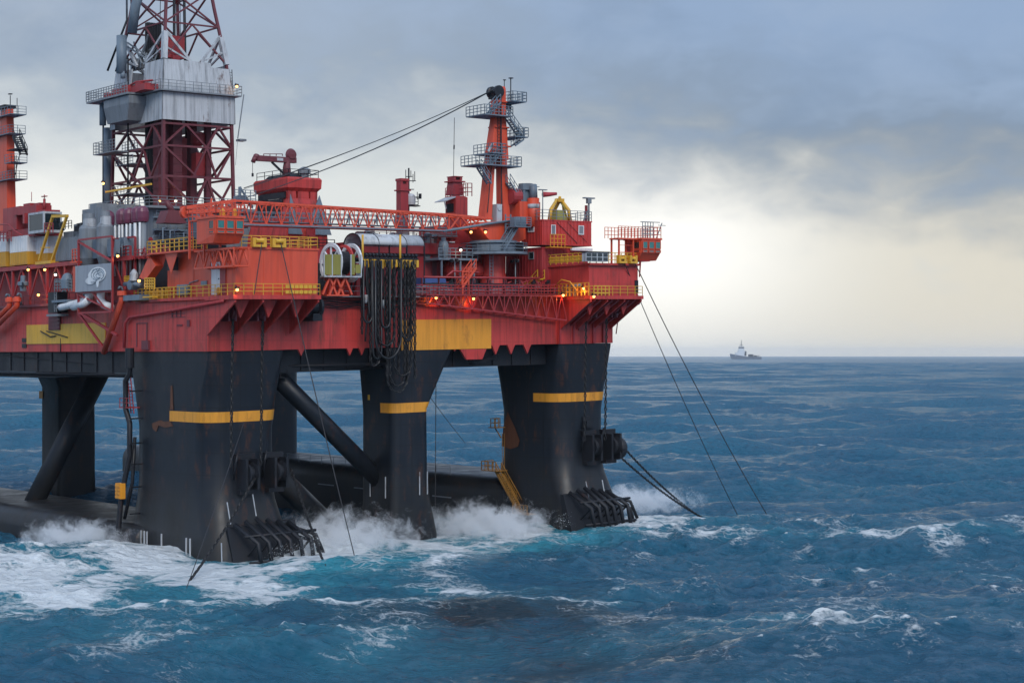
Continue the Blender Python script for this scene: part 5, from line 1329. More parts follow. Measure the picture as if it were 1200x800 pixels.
# pipes racked along the long deck edge
pr = thing('pipe_rack', 'bundle of grey and dark pipes racked along the long deck edge', 'pipe rack', (40, 1.2, 28.1))
a, c = U(490, 1), U(640, 1); b = MB()
for k in range(9): b.rod((a+rng.random()*2, 1.0+.42*(k % 4), 28.45+.4*(k//4)), (c-rng.random()*4, 1.0+.42*(k % 4), 28.45+.4*(k//4)), .15, 8)
b.build('pipe', BLUEGREY, pr)
b = MB()
for k in range(5): b.rod((a+rng.random()*4, .6+.3*k, 29.5+.1*(k % 2)), (c-rng.random()*6, .6+.3*k, 29.5+.1*(k % 2)), .11, 8)
b.build('pipe', DARK, pr)
b = MB()
for k in range(9):
    u = a+(c-a)*k/8; b.box(u, u+.15, .3, .5, 28.1, 30.2); b.box(u, u+.15, 2.8, 3.0, 28.1, 30.2); b.box(u, u+.15, .5, 2.8, 28.12, 28.3)
b.build('stanchion', MAROON, pr)
er = thing('edge_railing', 'maroon pipe railing along the far half of the long deck edge', 'railing', (40, -.1, 28.1))
b = MB(); b.rail([(U(487, 0), 0, 28.12), (U(690, 0)-1.2, 0, 28.12)], 1.3, 1.0, .05, 3); b.tube([(a, -.1, 30.3), (c-2, -.1, 30.3)], .13, 6); b.tube([(U(523, 0), 0, 30.4), (U(530, 0), -.1, 31), (U(560, 0), -.1, 30.9)], .12); b.build('rails', RED2, er)
er2 = thing('deck_stair', 'short orange stair with curved handrails rising from the pipe rack', 'stair', (U(545, 1), 1, 28.1))
b = MB(); b.stair((U(541, -.2), -.2, Z(338, 38, 0)), (U(558, -.2), -.2, Z(314, 38, 0)), (0, .9, 0), .08); b.box(U(541, -.2), U(549, -.2), -.3, .8, Z(319.5, 38, 0), Z(318, 38, 0)); b.bar((U(542, -.2), -.2, Z(345, 38, 0)), (U(542, -.2), -.2, Z(319, 38, 0)), .09); b.bar((U(549, -.2), -.2, Z(345, 38, 0)), (U(549, -.2), -.2, Z(319, 38, 0)), .09); b.build('flight', ORANGE, er2)
# clutter between the far house and the crane
vr = thing('valve_manifold', 'tangle of red pipework and valves below the lower red cabin', 'pipework', (45, 1, 28.1))
b = MB()
for k in range(14):
    p = [U(612+rng.random()*40, .4), .2+rng.random()*1.6, 28.2+rng.random()*1.6]
    q = [p[0]+rng.random()*2.5-.8, p[1], p[2]+rng.random()*.6]
    b.tube([p, q, (q[0], q[1]+.6, q[2]+.7*(k % 2))], .06+.06*rng.random(), 6)
b.build('pipe', RED2, vr)
b = MB()
for k in range(7):
    u = U(615+k*5.4, .2); b.turn((u, .1, 28.9+.5*(k % 3)), [(.02, 0), (.26, .03), (.26, .1), (.02, .13)], 10, 1); b.box(u-.12, u+.12, .25, .6, 28.4, 28.9+.5*(k % 3))
b.build('valve', DARK, vr)
# dark machinery between the near house and the reel
wm = thing('windlass', 'dark greasy windlass overhanging the deck edge beside the reel', 'windlass', (U(368, -1), -1, 27.5))
a = U(362, -1.5); b = MB(); b.turn((a-.6, -1.3, 26.9), [(.02, 0), (1.1, .05), (1.1, .4), (.7, .5), (.7, 1.6), (1.1, 1.7), (1.1, 2.0), (.02, 2.1)], 18, 0); b.build('drum', DARK, wm)
b = MB(); b.box(a-.9, a+1.8, -.9, .3, 27.2, 28.6); b.box(a-.2, a+1.2, -1.8, -.4, 28.4, 31.6); b.box(a+.2, a+1.4, -2, .2, 25.4, 26.2); b.bar((a+1.0, -1.6, 28), (a+2, -.2, 25.6), .2); b.build('frame', DARK, wm)
hh = thing('machinery_house', 'red house behind the near winch house, beneath the square tower', 'deckhouse', (15, 10, 28.1))
b = MB(); b.box(10.6, U(384, 8), 6.5, 18, 28.1, Z(292, 15, 8)); b.build('wall', RED2, hh); b = MB(); b.box(U(375, 6.4), U(384, 6.4), 6.4, 6.5, 29, 32); b.rail([(10.6, 6.6, Z(292, 15, 8)), (U(384, 8), 6.6, Z(292, 15, 8))], 1.1, 1.1, .045, 2); b.build('trim', DARK, hh)
mc = thing('mooring_control_deck', 'dark clutter deck of winches and pipes behind the near control cab', 'machinery deck', (6, 14, 33))
b = MB(); b.box(2, 10, 10, 17.5, 28.1, 32.6)
for k in range(16): b.box(1.2+6*rng.random(), 1.8+7*rng.random(), 10.4+6*rng.random(), 11.2+6.2*rng.random(), 32.6, 33.4+1.8*rng.random())
b.build('machinery', DARK, mc); b = MB(); b.rail([(1, 17.8, 32.6), (1, 10, 32.6)], 1.1, 1, .05, 2)
for k in range(6): b.tube([(1.4, 10.6+k*1.1, 32.7), (1.4, 10.8+k*1.1, 33.5+.4*(k % 2)), (1.4, 11.4+k*1.1, 33.2)], .09)
b.build('railing', RED2, mc)
sk = thing('pump_skid', 'pump skid with white cowl and grey valves on the short deck edge', 'pump', (0, V(157, 0), 28.1))
b = MB(); Q = lambda px, y, u=-.6: (u, V(px, u), Z(y, u, V(px, u)))
b.turn(Q(157, 329), [(.5, 0), (.45, .8), (.2, 1.2), (.02, 1.3)], 12); b.build('cowl', CLAD, sk)
b = MB(); b.box(-1, .5, V(168, -.5), V(149, -.5), 28.0, 28.6); b.turn(Q(151, 334, -1), [(.02, 0), (.55, .05), (.55, .9), (.02, 1)], 14, 0); b.tube([Q(146, 333), Q(156, 332), Q(164, 334)], .25); b.build('pump_body', BLUEGREY, sk)
b = MB(); b.box(-1.1, -.4, V(181, -.8), V(170, -.8), 28.2, 28.35); b.rail([Q(170, 339, -1.1), Q(181, 339, -1.1)], 1.2, .6, .07, 3); b.rail([Q(146, 330, -.2), Q(153, 330, -.2)], .6, .4, .05, 1); b.build('guard', YELLOW, sk)
lf = thing('pump_skid', 'grey pump skid with hand wheels below the plain grey container', 'pump', (0, V(80, 0), 28.1))
b = MB(); b.turn(Q(79, 338, -.9), [(.7, 0), (.75, 1.0), (.5, 1.6), (.2, 1.8)], 14); b.tube([Q(66, 330, -.9), Q(76, 331, -.9), Q(84, 336, -.9)], .2); b.box(-1.2, .3, V(84, -.6), V(66, -.6), 28.2, 28.5); b.build('pump_body', BLUEGREY, lf)
b = MB(); b.rail([Q(64, 341, -1.2), Q(84, 341, -1.2)], 1.4, .8, .05, 3); b.build('guard', GREY, lf)
lv = thing('valve_post', 'grey valve post standing beside the pair of orange struts', 'valve', (0, V(27, 0), 28.1))
b = MB(); b.turn(Q(27, 341, -.9), [(.35, 0), (.4, .6), (.65, .7), (.65, 1.1), (.3, 1.2), (.3, 1.9)], 14); b.build('post', BLUEGREY, lv); b = MB(); b.turn(Q(26, 334, -1.3), [(.3, 0), (.4, .05), (.3, .1)], 12, 0); b.build('handwheel', DARK, lv)
ph = thing('equipment_cabinet', 'dark louvred cabinet hung on the red hull below the emblem frame', 'cabinet', (-.2, V(65, -.2), 25))
b = MB(); b.box(-.9, .4, V(71, -.5), V(60, -.5), Z(367, -.5, 38), Z(343, -.5, 38)); b.build('case', DARK, ph); b = MB(); b.ladder((-1.0, V(66, -1), Z(366, -.5, 38)), (-1.0, V(66, -1), Z(343, -.5, 38)), (0, .5, 0), .05); b.box(-1.0, .3, V(73, -.5), V(59, -.5), Z(371, -.5, 38), Z(368.5, -.5, 38)); b.build('step', GREY, ph)

# gooseneck vents: one built, the rest copied
gn = thing('gooseneck_vent', 'grey gooseneck vent pipe in the row along the short deck edge', 'vent', (.6, 20, 28.2), 'gooseneck vents along the short deck edge')
b = MB(); b.tube([(.6, 20, 28.2), (.6, 20, 29.3), (.5, 20, 29.6), (.25, 20, 29.65), (.1, 20, 29.4)], .13, 8); b.build('pipe', BLUEGREY, gn)
b = MB(); b.turn((.6, 20, 28.2), [(.3, 0), (.3, .12), (.2, .14)], 10); b.build('flange', DARK, gn)
for v in (24.5, 29.6, 34.4, 47, 50.5, 57, 63): dup(gn, R((.6, v, 28.2)), 'grey gooseneck vent pipe in the row along the short deck edge')
# oil drums on the near gallery
od = thing('oil_drum', 'blue oil drum standing on the side walkway behind the yellow railing', 'drum', (1.0, 12, zA+1.0), 'oil drums on the side walkway')
b = MB(); b.turn((1.0, 12, zA+.05), [(.02, 0), (.3, 0), (.31, .3), (.3, .32), (.3, .58), (.31, .6), (.3, .9), (.02, .9)], 14); od.location = R((1.0, 12, zA+.05)); b.build('shell', BLUE, od)
for v in (15.6, 16.2): dup(od, R((1.0, v, zA+.05)), 'blue oil drum standing on the side walkway behind the yellow railing')
# floodlight poles
fp = thing('floodlight_pole', 'thin grey floodlight pole on the upper deck beside the plain grey container', 'light pole', (1.2, V(95, 1.2), 33.06), 'floodlight poles')
b = MB(); vv = V(95, 1.2); b.rod((1.2, vv, 33.06), (1.2, vv, 37.6), .07, 6); b.bar((1.2, vv-.6, 37.5), (1.2, vv+.6, 37.5), .05); b.build('pole', GREY, fp)
for d in (-.5, .5):
    b = MB(); b.box(.95, 1.2, vv+d-.2, vv+d+.2, 37.15, 37.5); b.build('floodlight', DARK, fp)
for (u, v, z, lab) in ((U(533, 4), 4, 28.2, 'thin grey floodlight pole between the tank gallery and the orange stair'), (U(604, 3), 3, 28.2, 'thin grey floodlight pole next to the crane pedestal'), (11.2, 3.5, 28.2, 'thin grey floodlight pole behind the reel')):
    dup(fp, R((u, v, z)), lab)
# service pipes and hoses slung along the long side
b = MB()
for k in range(5):
    z = 27.7-.22*k; u0_, u1_ = 10.6+k, 31-1.5*k
    b.tube([(u0_+(u1_-u0_)*t/10, .12, z-.12*math.sin(t*2.1+k)) for t in range(11)], .05+.02*(k % 2), 5)
split_build(b, 'service_hose', DARK, rig)
# small fittings bolted over the deckhouse fronts
b = MB(); r9 = random.Random(4)
for k in range(26):
    px = 492+r9.random()*120; v = 4.6+r9.random()*2.6; u = U(px, v); h = .5+r9.random()*1.6; w = .3+r9.random()*.6
    b.box(u, u+w, v, v+w, 28.1, 28.1+h)
    if k % 2: b.tube([(u+w/2, v-.1, 28.1), (u+w/2, v-.1, 28.3+h), (u+w/2+.5, v-.1, 28.6+h)], .07, 6)
gear = thing('deck_gear', 'dark jumble of boxes and pipes behind the pipe rack', 'machinery', (38, 6, 28.1)); b.build('machinery', DARK, gear)
b = MB()
for k in range(18):
    px = 492+r9.random()*118; v = 3.6+r9.random()*1.6; u = U(px, v); h = .6+r9.random()*1.4
    b.tube([(u, v, 28.1), (u, v, 28.1+h), (u+.3+r9.random(), v, 28.2+h)], .06+.08*r9.random(), 6)
    if k % 3 == 0: b.turn((u, v-.1, 28.1+h), [(.02, 0), (.25, .03), (.02, .08)], 10, 1)
b.build('pipework', RED2, gear)

# clutter on the deckhouse roof and round the derrick foot
b = MB(); zroof = Z(284, 30, 8)
for k in range(22):
    px = 420+r9.random()*105; v = 8+r9.random()*6; u = U(px, v); h = .4+r9.random()*1.3; w = .3+r9.random()*.9
    b.box(u, u+w, v, v+.3+r9.random(), zroof, zroof+h)
    if k % 2: b.rod((u, v, zroof), (u, v, zroof+h+.8+r9.random()), .05, 5)
    if k % 4 == 0: b.turn((u+.6, v-.3, zroof), [(.3, 0), (.3, .7), (.5, .8), (.5, 1.1), (.1, 1.3)], 10)
rg = thing('roof_gear', 'low vents and boxes on the roof of the long dark red deckhouse', 'machinery', (30, 11, zroof)); split_build(b, 'machinery', GREY, rg)
b = MB(); b.rail([(U(418, 7.6), 7.6, zroof), (U(538, 7.6), 7.6, zroof)], 1.1, 1.1, .035, 2); b.build('railing', RED2, rg)
b = MB()
for k in range(46):
    u = -1+r9.random()*11; v = 18.5+r9.random()*8; h = .6+r9.random()*3.2; w = .3+r9.random()*1.0
    z = 33.05
    if k % 3 == 0: b.box(u, u+w, v, v+w, z, z+h*.6)
    else: b.tube([(u, v, z), (u, v, z+h), (u+.4+r9.random()*2, v+r9.random(), z+h+.1)], .05+.07*r9.random(), 6)
df = thing('derrick_foot_gear', 'thicket of pipes and boxes between the winch house gallery and the drill floor', 'machinery', (5, 22, 33)); b.build('machinery', BLUEGREY, df)
b = MB(); b.rail([(.8, 26.5, 33.05), (.8, 18.6, 33.05)], 1.15, .9, .045, 2)
for k in range(10): b.turn((r9.random()*9, 19+r9.random()*6, 34+r9.random()*2), [(.02, 0), (.3, .03), (.3, .1), (.02, .14)], 10, 1)
b.build('valve', RED2, df)
# ---- deck lamps: one built, the rest copied
L0 = thing('deck_lamp', 'x', 'lamp', (0, 0, 0), 'deck lamps glowing on the rig')
b = MB(); b.box(-.22, .22, -.1, .25, .12, .3); b.bar((0, .2, .2), (0, .5, .45), .05); b.build('housing', DARK, L0)
b = MB(); b.ball((0, 0, .0), .16, 8); b.build('bulb', LAMPM, L0)
ld = bpy.data.lights.new('lamp_light', 'POINT'); ld.energy = 14; ld.color = (1, .55, .22); ld.shadow_soft_size = .22
lo = bpy.data.objects.new('lamp_light', ld); COL.objects.link(lo); lo.parent = L0; lo.location = (-.1, -.3, -.45)
ld2 = ld.copy(); ld2.energy = 60; ld2.color = (1, .36, .08)
def at_u(px, py, u): v = V(px, u); return (u, v, Z(py, u, v))
def at_v(px, py, v): u = U(px, v); return (u, v, Z(py, u, v))
lamps = [
    (at_u(33, 316, .2), 'lamp under the upper deck edge below the white-over-yellow containers, nearer the frame edge', 0),
    (at_u(52.5, 316, .2), 'lamp under the upper deck edge directly below the yellow davit', 0),
    (at_u(65, 322, .2), 'lamp under the upper deck below the plain grey container', 0),
    (at_u(45, 345.5, -.3), 'lamp shining down the red hull above the yellow rectangle', 1),
    (at_u(138, 300, -.8), 'lamp beside the red silencer frame, above the emblem panel', 0),
    (at_u(163, 329, -1.3), 'lamp above the pump skid with the white cowl', 0),
    (at_u(121, 215, a0-.8), 'lamp on the tall blue-grey standpipe of the derrick', 0),
    (at_u(137, 239, a0-.8), 'lamp at the foot of the derrick standpipe', 0),
    (at_v(187, 236, cxv-4.3), 'orange floodlight inside the derrick beside its near leg', 1),
    (at_v(206, 235.5, cxv-4.6), 'small lamp inside the derrick foot', 0),
    (at_v(277.5, 101.5, b0), 'lamp on top of the post at the cladding walkway corner', 0),
    (at_v(552, 272, cv-2), 'lamp beneath the crane boom foot, nearer the boom', 0),
    (at_v(569, 272, cv-2), 'lamp beneath the crane turret, next to the boom foot lamp', 0),
    (at_v(540, 293, 4.6), 'bright lamp over the blue-grey gallery beside the crane pedestal', 0),
    (at_v(511, 349, -.5), 'lamp inside the hung truss walkway at its narrow end', 1),
    (at_v(555, 350, -.5), 'lamp halfway along the hung truss walkway', 1),
    (at_v(278, 339.5, -5.9), 'lamp at the outer corner of the nearest winch platform', 0),
    (at_v(696, 347.5, -5.9), 'lamp at the outer corner of the far winch platform', 0),
    (at_u(684, 338, 47.4), 'orange floodlight on the side wall of the far winch house', 1),
    (at_u(660, 346, 47.0), 'low lamp between the amber hoop rail and the far winch house', 1),
]
for k, (p, lab, hot) in enumerate(lamps):
    if k == 0: L = L0; L.location = R(p); L['label'] = lab
    else: L = dup(L0, R(p), lab)
    L.rotation_euler = (0, 0, math.radians(-15))
    if k in (2, 7, 9, 13):          # a few burn white
        for ch in L.children:
            if ch.name.startswith('bulb'): ch.data = ch.data.copy(); ch.data.materials[0] = LAMPW
    if hot:
        for ch in L.children:
            if ch.type == 'LIGHT': ch.data = ld2

# ---- mooring lines and anchor chains
I = lambda p: Vector(p)
def sea_pt(px, py):
    y = CZ*F/(py-416); return Vector(((px-600)/F*y, y, 0))
def sag(p, q, s, n=14, extra=.25):
    p = Vector(p); q = Vector(q); q = q+(q-p)*extra*.4
    return [p.lerp(q, i/n)+Vector((0, 0, -s*4*(i/n)*(1-i/n))) for i in range(n+1)]
def line(name, lab, cat, pts, r, grp, mat=CABLE):
    b = MB(I); b.tube(pts, r, 5); o = b.build(name, mat, None, tuple(pts[0])); tag(o, lab, cat, grp)
def chainw(lab, pts, grp, L=.6, W=.38, r=.075):
    b = MB(I); b.chain(pts, L, W, r); o = b.build('anchor_chain', CHAIN, None, tuple(pts[0])); tag(o, lab, 'chain', grp)
G1 = 'thin mooring wires running from the winch houses into the sea'; G2 = 'anchor chains of the rig'
pA = lambda px: R((U(px, -5.3), -5.3, 33.4))
pt = zt2+.5
line('mooring_wire', 'slack wire from the near winch house falling past its open end into the foam', 'wire', sag(pA(329), sea_pt(421, 672), .5), .055, G1)
e = Vector(R((U(297, -5.75), -5.75, zA-.6)))
line('mooring_wire', 'short wire from the near winch house to its platform edge', 'wire', sag(pA(307), R((U(298, -5.8), -5.8, zA+.1)), .0, 6, 0), .05, G1)
line('mooring_wire', 'steeper of the two wires falling from the far winch house to the sea', 'wire', sag(R((U(730, -5.7), -5.7, pt)), sea_pt(864, 600), 1.0), .055, G1)
line('mooring_wire', 'flatter outer wire falling from the far winch house to the sea', 'wire', sag(R((U(742, -5.7), -5.7, pt)), sea_pt(907, 613), 1.2), .06, G1)
line('mooring_wire', 'thin wire hanging in the gap beyond the middle column', 'wire', sag(R((33, 10, 20)), sea_pt(545, 549)+Vector((0, 0, 5)), .2, extra=0), .05, G1)
line('mooring_wire', 'thin vertical wire close behind the middle column', 'wire', [R((U(511, 8), 8, 20)), R((U(510, 8), 8, 3))], .05, G1)
for k, (px, lab) in enumerate(((273, 'vertical anchor chain crossing the amber band of the nearest column, nearer its edge'), (308, 'vertical anchor chain beside the hatch end of the nearest column band'))):
    u = U(px, -2.2); chainw(lab, [R((u, -2.2, zA-1.4)), R((u, -1.8, 10.4))], G2, .6, .4, .085)
for px, lab in ((687, 'vertical anchor chain down the middle of the far column'), (711, 'vertical anchor chain down the outer edge of the far column')):
    u = U(px, -1.6); chainw(lab, [R((u, -1.6, zC-1.4)), R((u, -1.3, 10.4))], G2, .6, .4, .085)
chainw('slanting anchor chain from the nearest column toward the lower foam', sag(R((4.4, -1.9, 9.0)), sea_pt(217, 686), .5, extra=.1), G2)
chainw('slanting anchor chain crossing the nearest anchor rack', sag(R((9.6, -.9, 9.6)), sea_pt(388, 682), .2, extra=.15), G2)
line('mooring_wire', 'thin wire running beside the slanting chain of the nearest column', 'wire', sag(R((3.0, -2.2, 15)), sea_pt(214, 700), .3), .04, G1)
chainw('upper of the two chains stretching from the far column sheave over the sea', sag(R((57.6, -1.4, 9.6)), sea_pt(822, 606), .6, extra=.1), G2)
chainw('lower of the two chains stretching from the far column over the sea', sag(R((57.2, -1.6, 8.2)), sea_pt(828, 608), .6, extra=.1), G2)

# ---- supply ship on the horizon
SY = 8800.0
S = SY/F
sx = (874-600)*S; wl = 0
def SH(p): return Vector((sx+p[0]*S, SY+p[1]*S, (p[2] if p[2] < 5 else 5+(p[2]-5)*1.3)*S))
sp = thing('supply_ship', 'pale hazy supply ship with a tall bridge far off on the horizon', 'ship', (0, 0, 0), None, SH)
HULLM = plain('ship_hull_paint', (.05, .07, .11), .5); SUPM = plain('ship_white_paint', (.6, .62, .64), .5); SDK = plain('ship_dark_paint', (.03, .03, .035), .5)
SHULL = paint('ship_side_paint', (.10, .12, .16), .5, .3, .1, .2)
b = MB(SH)
secs = []
for x, w, zt_s, zb_s in ((-18.6, .15, 6.3, 4.6), (-17.4, 1.4, 6.2, 1), (-14, 2.9, 5.6, -1.5), (-8, 3.6, 4.6, -1.5), (2, 3.7, 3.2, -1.5), (10, 3.7, 3.0, -1.5), (18, 3.5, 3.0, -1)):
    secs.append([(x, -w, zt_s), (x, -w*.75, zb_s), (x, w*.75, zb_s), (x, w, zt_s)])
b.loft(secs); b.build('hull', SHULL, sp)
b = MB(SH); b.box(-12.5, -2, -3, 3, 4, 7.2); b.box(-9.5, -1.5, -2.6, 2.6, 7.2, 9.2); b.box(-8.2, -2.4, -2.4, 2.4, 9.2, 11.2); b.box(-8.6, -2, -2.7, 2.7, 12.3, 12.7); b.build('superstructure', SUPM, sp)
b = MB(SH); b.box(-8.3, -2.3, -2.45, 2.45, 11.2, 12.3); b.build('bridge_window', SDK, sp)
b = MB(SH); b.rod((-5.2, 0, 12.7), (-5.2, 0, 18.6), .3, 6); b.box(-7.2, -3.2, -.3, .3, 13.6, 14.1); b.box(-6.2, -4.2, -.3, .3, 15.4, 15.7); b.rod((-7, 0, 12.7), (-7, 0, 15), .15, 5); b.build('mast', SDK, sp)
b = MB(SH); b.box(-1.2, .4, 1.2, 2.6, 4, 8.6); b.box(-1.2, .4, -2.6, -1.2, 4, 8.6); b.build('funnel', SDK, sp)
b = MB(SH); b.box(3, 8.5, -2.6, 2.6, 3, 5.8); b.box(9.5, 13, -2.4, 2.4, 3, 4.8); b.tube([(14.5, -2.4, 3), (15.5, -2.4, 5), (15.5, 2.4, 5), (14.5, 2.4, 3)], .25, 5); b.build('deck_cargo', SDK, sp)
# ------------------------------------------------------------------ sea: one graded sheet of Gerstner waves
def sea_rows():
    ys = [18.0]
    while ys[-1] < 26000:
        y = ys[-1]; ys.append(y+max(.30, min(y*y/(22*1707)*.62, 13 if y < 4500 else (34 if y < 12000 else y*.03))))
    return np.array(ys)
ys = sea_rows(); NX = 1150
t = np.linspace(-1, 1, NX); tx = np.sign(t)*(.40*np.abs(t)+.35*np.abs(t)**5)
Y = np.repeat(ys[:, None], NX, 1); X = tx[None, :]*(ys[:, None]+6)
X = X.astype(np.float64); Y = Y.astype(np.float64)
sp_x = np.maximum(np.gradient(tx)[None, :]*(ys[:, None]+6), .02); sp_y = np.gradient(ys)[:, None]*np.ones((1, NX))
r2 = np.random.default_rng(5)
miss = np.zeros_like(X); dx = np.zeros_like(X); dy = np.zeros_like(X); dz = np.zeros_like(X); Jxx = np.zeros_like(X); Jyy = np.zeros_like(X); Jxy = np.zeros_like(X)
def vnoise(sx_, sy_, seed):
    r3 = np.random.default_rng(seed); out = np.zeros_like(X); am = 0
    for o in range(4):
        for k in range(4):
            th = r3.random()*6.283; fr = 2**o*(.7+.6*r3.random())
            out += np.sin((X*math.cos(th)/sx_+Y*math.sin(th)/sy_)*fr*6.283+r3.random()*6.283)*.5**o/4; am += .5**o/4
    return out/am*2.2
def wblob(x, y, rx, ry, rot=0.):
    c, s = math.cos(rot), math.sin(rot); a, b_ = X-x, Y-y
    return np.exp(-(((c*a+s*b_)/rx)**2+((-s*a+c*b_)/ry)**2))
reflection_slick = np.clip((1.35*wblob(-1, 142, 13, 12, .3)+.8*wblob(6, 120, 11, 8))*(.8+.35*vnoise(9, 14, 31)), 0, 1)  # calmer ripples, and the mask for the rig's dark reflection painted in the water
gust = np.clip(.78+.45*vnoise(75, 110, 21)+.25*vnoise(30, 45, 22), .3, 1.5)
wx, wy = X-A0[0], Y-A0[1]
UU = EU[0]*wx+EU[1]*wy; VV = EV[0]*wx+EV[1]*wy
calm = 1-.74*np.exp(-((UU-35)/62)**2-((VV+4)/36)**2)
main_dir = math.radians(-72)          # wind blows toward the camera, a little sideways
specs = []
for lam, amp, n, spread in ((110, .55, 3, .2), (64, .50, 5, .35), (38, .34, 7, .45), (23, .15, 9, .6), (13.5, .088, 12, .75), (8.2, .06, 14, .9), (5.0, .046, 16, 1.0), (3.1, .031, 16, 1.1), (1.9, .021, 16, 1.2), (1.15, .011, 14, 1.3)):
    for k in range(n): specs.append((lam*(.78+.5*r2.random()), amp*(.6+.7*r2.random()), main_dir+spread*r2.normal()*.8, r2.random()*6.283))
for lam, A, th, ph in specs:
    k = 2*math.pi/lam; cx_, cy_ = math.cos(th), math.sin(th)
    f = np.clip((lam/np.maximum(sp_x*abs(cx_), sp_y*abs(cy_))-2.2)/2.5, 0, 1)
    miss += (1-f*f)*(k*A)**2*.5
    a = A*f*(gust if lam < 18 else 1)*(1-.3*reflection_slick if lam < 4 else 1)*(calm if lam > 20 else 1); p = k*(cx_*X+cy_*Y)+ph
    s_, c_ = np.sin(p), np.cos(p); q = 1.05 if lam > 20 else .8
    dz += a*c_; dx -= q*a*cx_*s_; dy -= q*a*cy_*s_
    w = k*a*c_; Jxx -= w*cx_*cx_; Jyy -= w*cy_*cy_; Jxy -= w*cx_*cy_
J = (1+Jxx)*(1+Jyy)-Jxy**2
# calmer / churned areas and breaking swells round the rig, in the rig's own frame
wx, wy = X-A0[0], Y-A0[1]
UU = EU[0]*wx+EU[1]*wy; VV = EV[0]*wx+EV[1]*wy
def blob(u, v, ru, rv, rot=0.):
    du, dv_ = UU-u, VV-v; c, s = math.cos(rot), math.sin(rot)
    return np.exp(-(((c*du+s*dv_)/ru)**2+((-s*du+c*dv_)/rv)**2))
dz += 1.7*wblob(-10, 169, 16, 6, .1)+1.3*wblob(0, 160, 17, 8, .12)-1.7*wblob(2, 134, 19, 10, .1)+.35*blob(53, -4, 9, 5)+.7*wblob(15, 160, 9, 5, -.1)-.8*wblob(20, 150, 14, 6)+1.0*wblob(-38, 150, 16, 6, .1)
n1 = vnoise(14, 14, 3); n2 = vnoise(5, 5, 4)
mound = 1.2*blob(-5, 19, 4, 6)+.6*blob(-9, 8, 8, 7)+1.2*blob(17, -1, 7, 5)+.9*blob(37, 0, 7, 4)+1.0*blob(64, -2, 9, 5)+.8*blob(4, -9, 9, 4)
dz += mound*(.75+.35*n1+.22*n2)
churn = .5*wblob(-12, 168, 9, 3, .15)+.6*blob(-16, -4, 28, 12)+1.0*blob(-8, 16, 9, 14)+1.1*blob(2, -7, 15, 6)+1.25*blob(17, -1, 12, 7)+.95*blob(36, 0, 14, 5)+1.15*blob(66, -1, 17, 7)+.8*blob(-18, 2, 14, 10)+.6*blob(25, -9, 18, 5)+.4*blob(52, -8, 14, 5)+.55*blob(-24, -14, 18, 9)
def streak(x, y, rx, ry, rot=0.):
    c, s = math.cos(rot), math.sin(rot); a, b_ = X-x, Y-y+1.6*n1+.5*n2
    return np.exp(-((c*a+s*b_)/rx)**4-((-s*a+c*b_)/ry)**2)
churn = churn+.62*sum(streak(*q) for q in ((-9, 158, 17, .9, .04), (12, 151, 18, .8, -.03), (29, 167, 22, 1.0, .05), (37, 196, 26, 2.2, -.05), (-30, 143, 18, 1.3, .08), (-36, 158, 16, 1.6, .05), (22, 136, 9, .8, .3), (-22, 133, 12, .8, -.1), (45, 178, 16, 1.0, 0), (-14, 147, 9, .7, .2), (60, 240, 30, 2, 0), (38, 222, 20, 1.5, .1)))+.3*wblob(-30, 152, 24, 10)
crest = np.clip((.36-J)/.6, 0, .72)*np.clip((dz-.2)/1.0, 0, 1)
lace = np.clip(.3+.5*n1+.15*dz, 0, 1)*.5*np.exp(-((Y-150)/110)**2)
foam = np.clip(crest*1.15+churn*(.46+.36*n1+.12*n2)+lace, 0, 1.4)
aer = np.clip(np.clip(.55+.6*n1, 0, 1)*(.55*wblob(-24, 150, 34, 12, .1)+.5*wblob(-10, 128, 30, 9))*(1-reflection_slick)+1.2*blob(24, -11, 22, 6, .25)+.75*blob(12, -12, 14, 8)+.55*blob(40, -9, 18, 6)+.35*crest+.5*churn, 0, 1)
dz += .55
verts = np.stack([X+dx, Y+dy, dz], -1).reshape(-1, 3).astype(np.float32)
NR = len(ys)
idx = np.arange(NR*NX).reshape(NR, NX)
quads = np.stack([idx[:-1, :-1], idx[:-1, 1:], idx[1:, 1:], idx[1:, :-1]], -1).reshape(-1, 4)
me = bpy.data.meshes.new('sea')
me.vertices.add(len(verts)); me.vertices.foreach_set('co', verts.ravel())
me.loops.add(quads.size); me.loops.foreach_set('vertex_index', quads.ravel().astype(np.int32))
me.polygons.add(len(quads)); me.polygons.foreach_set('loop_start', np.arange(0, quads.size, 4, dtype=np.int32))
me.polygons.foreach_set('use_smooth', np.ones(len(quads), bool))
me.update(calc_edges=True)
for nm, arr in (('foam', foam), ('aerated', aer), ('chop', np.sqrt(miss)), ('reflection_slick', reflection_slick)):
    at = me.attributes.new(nm, 'FLOAT', 'POINT'); at.data.foreach_set('value', arr.ravel().astype(np.float32))
print('sea verts', len(verts))
sea = bpy.data.objects.new('sea', me); COL.objects.link(sea); sea['kind'] = 'structure'; sea['label'] = 'rough blue sea streaked with foam round the rig'

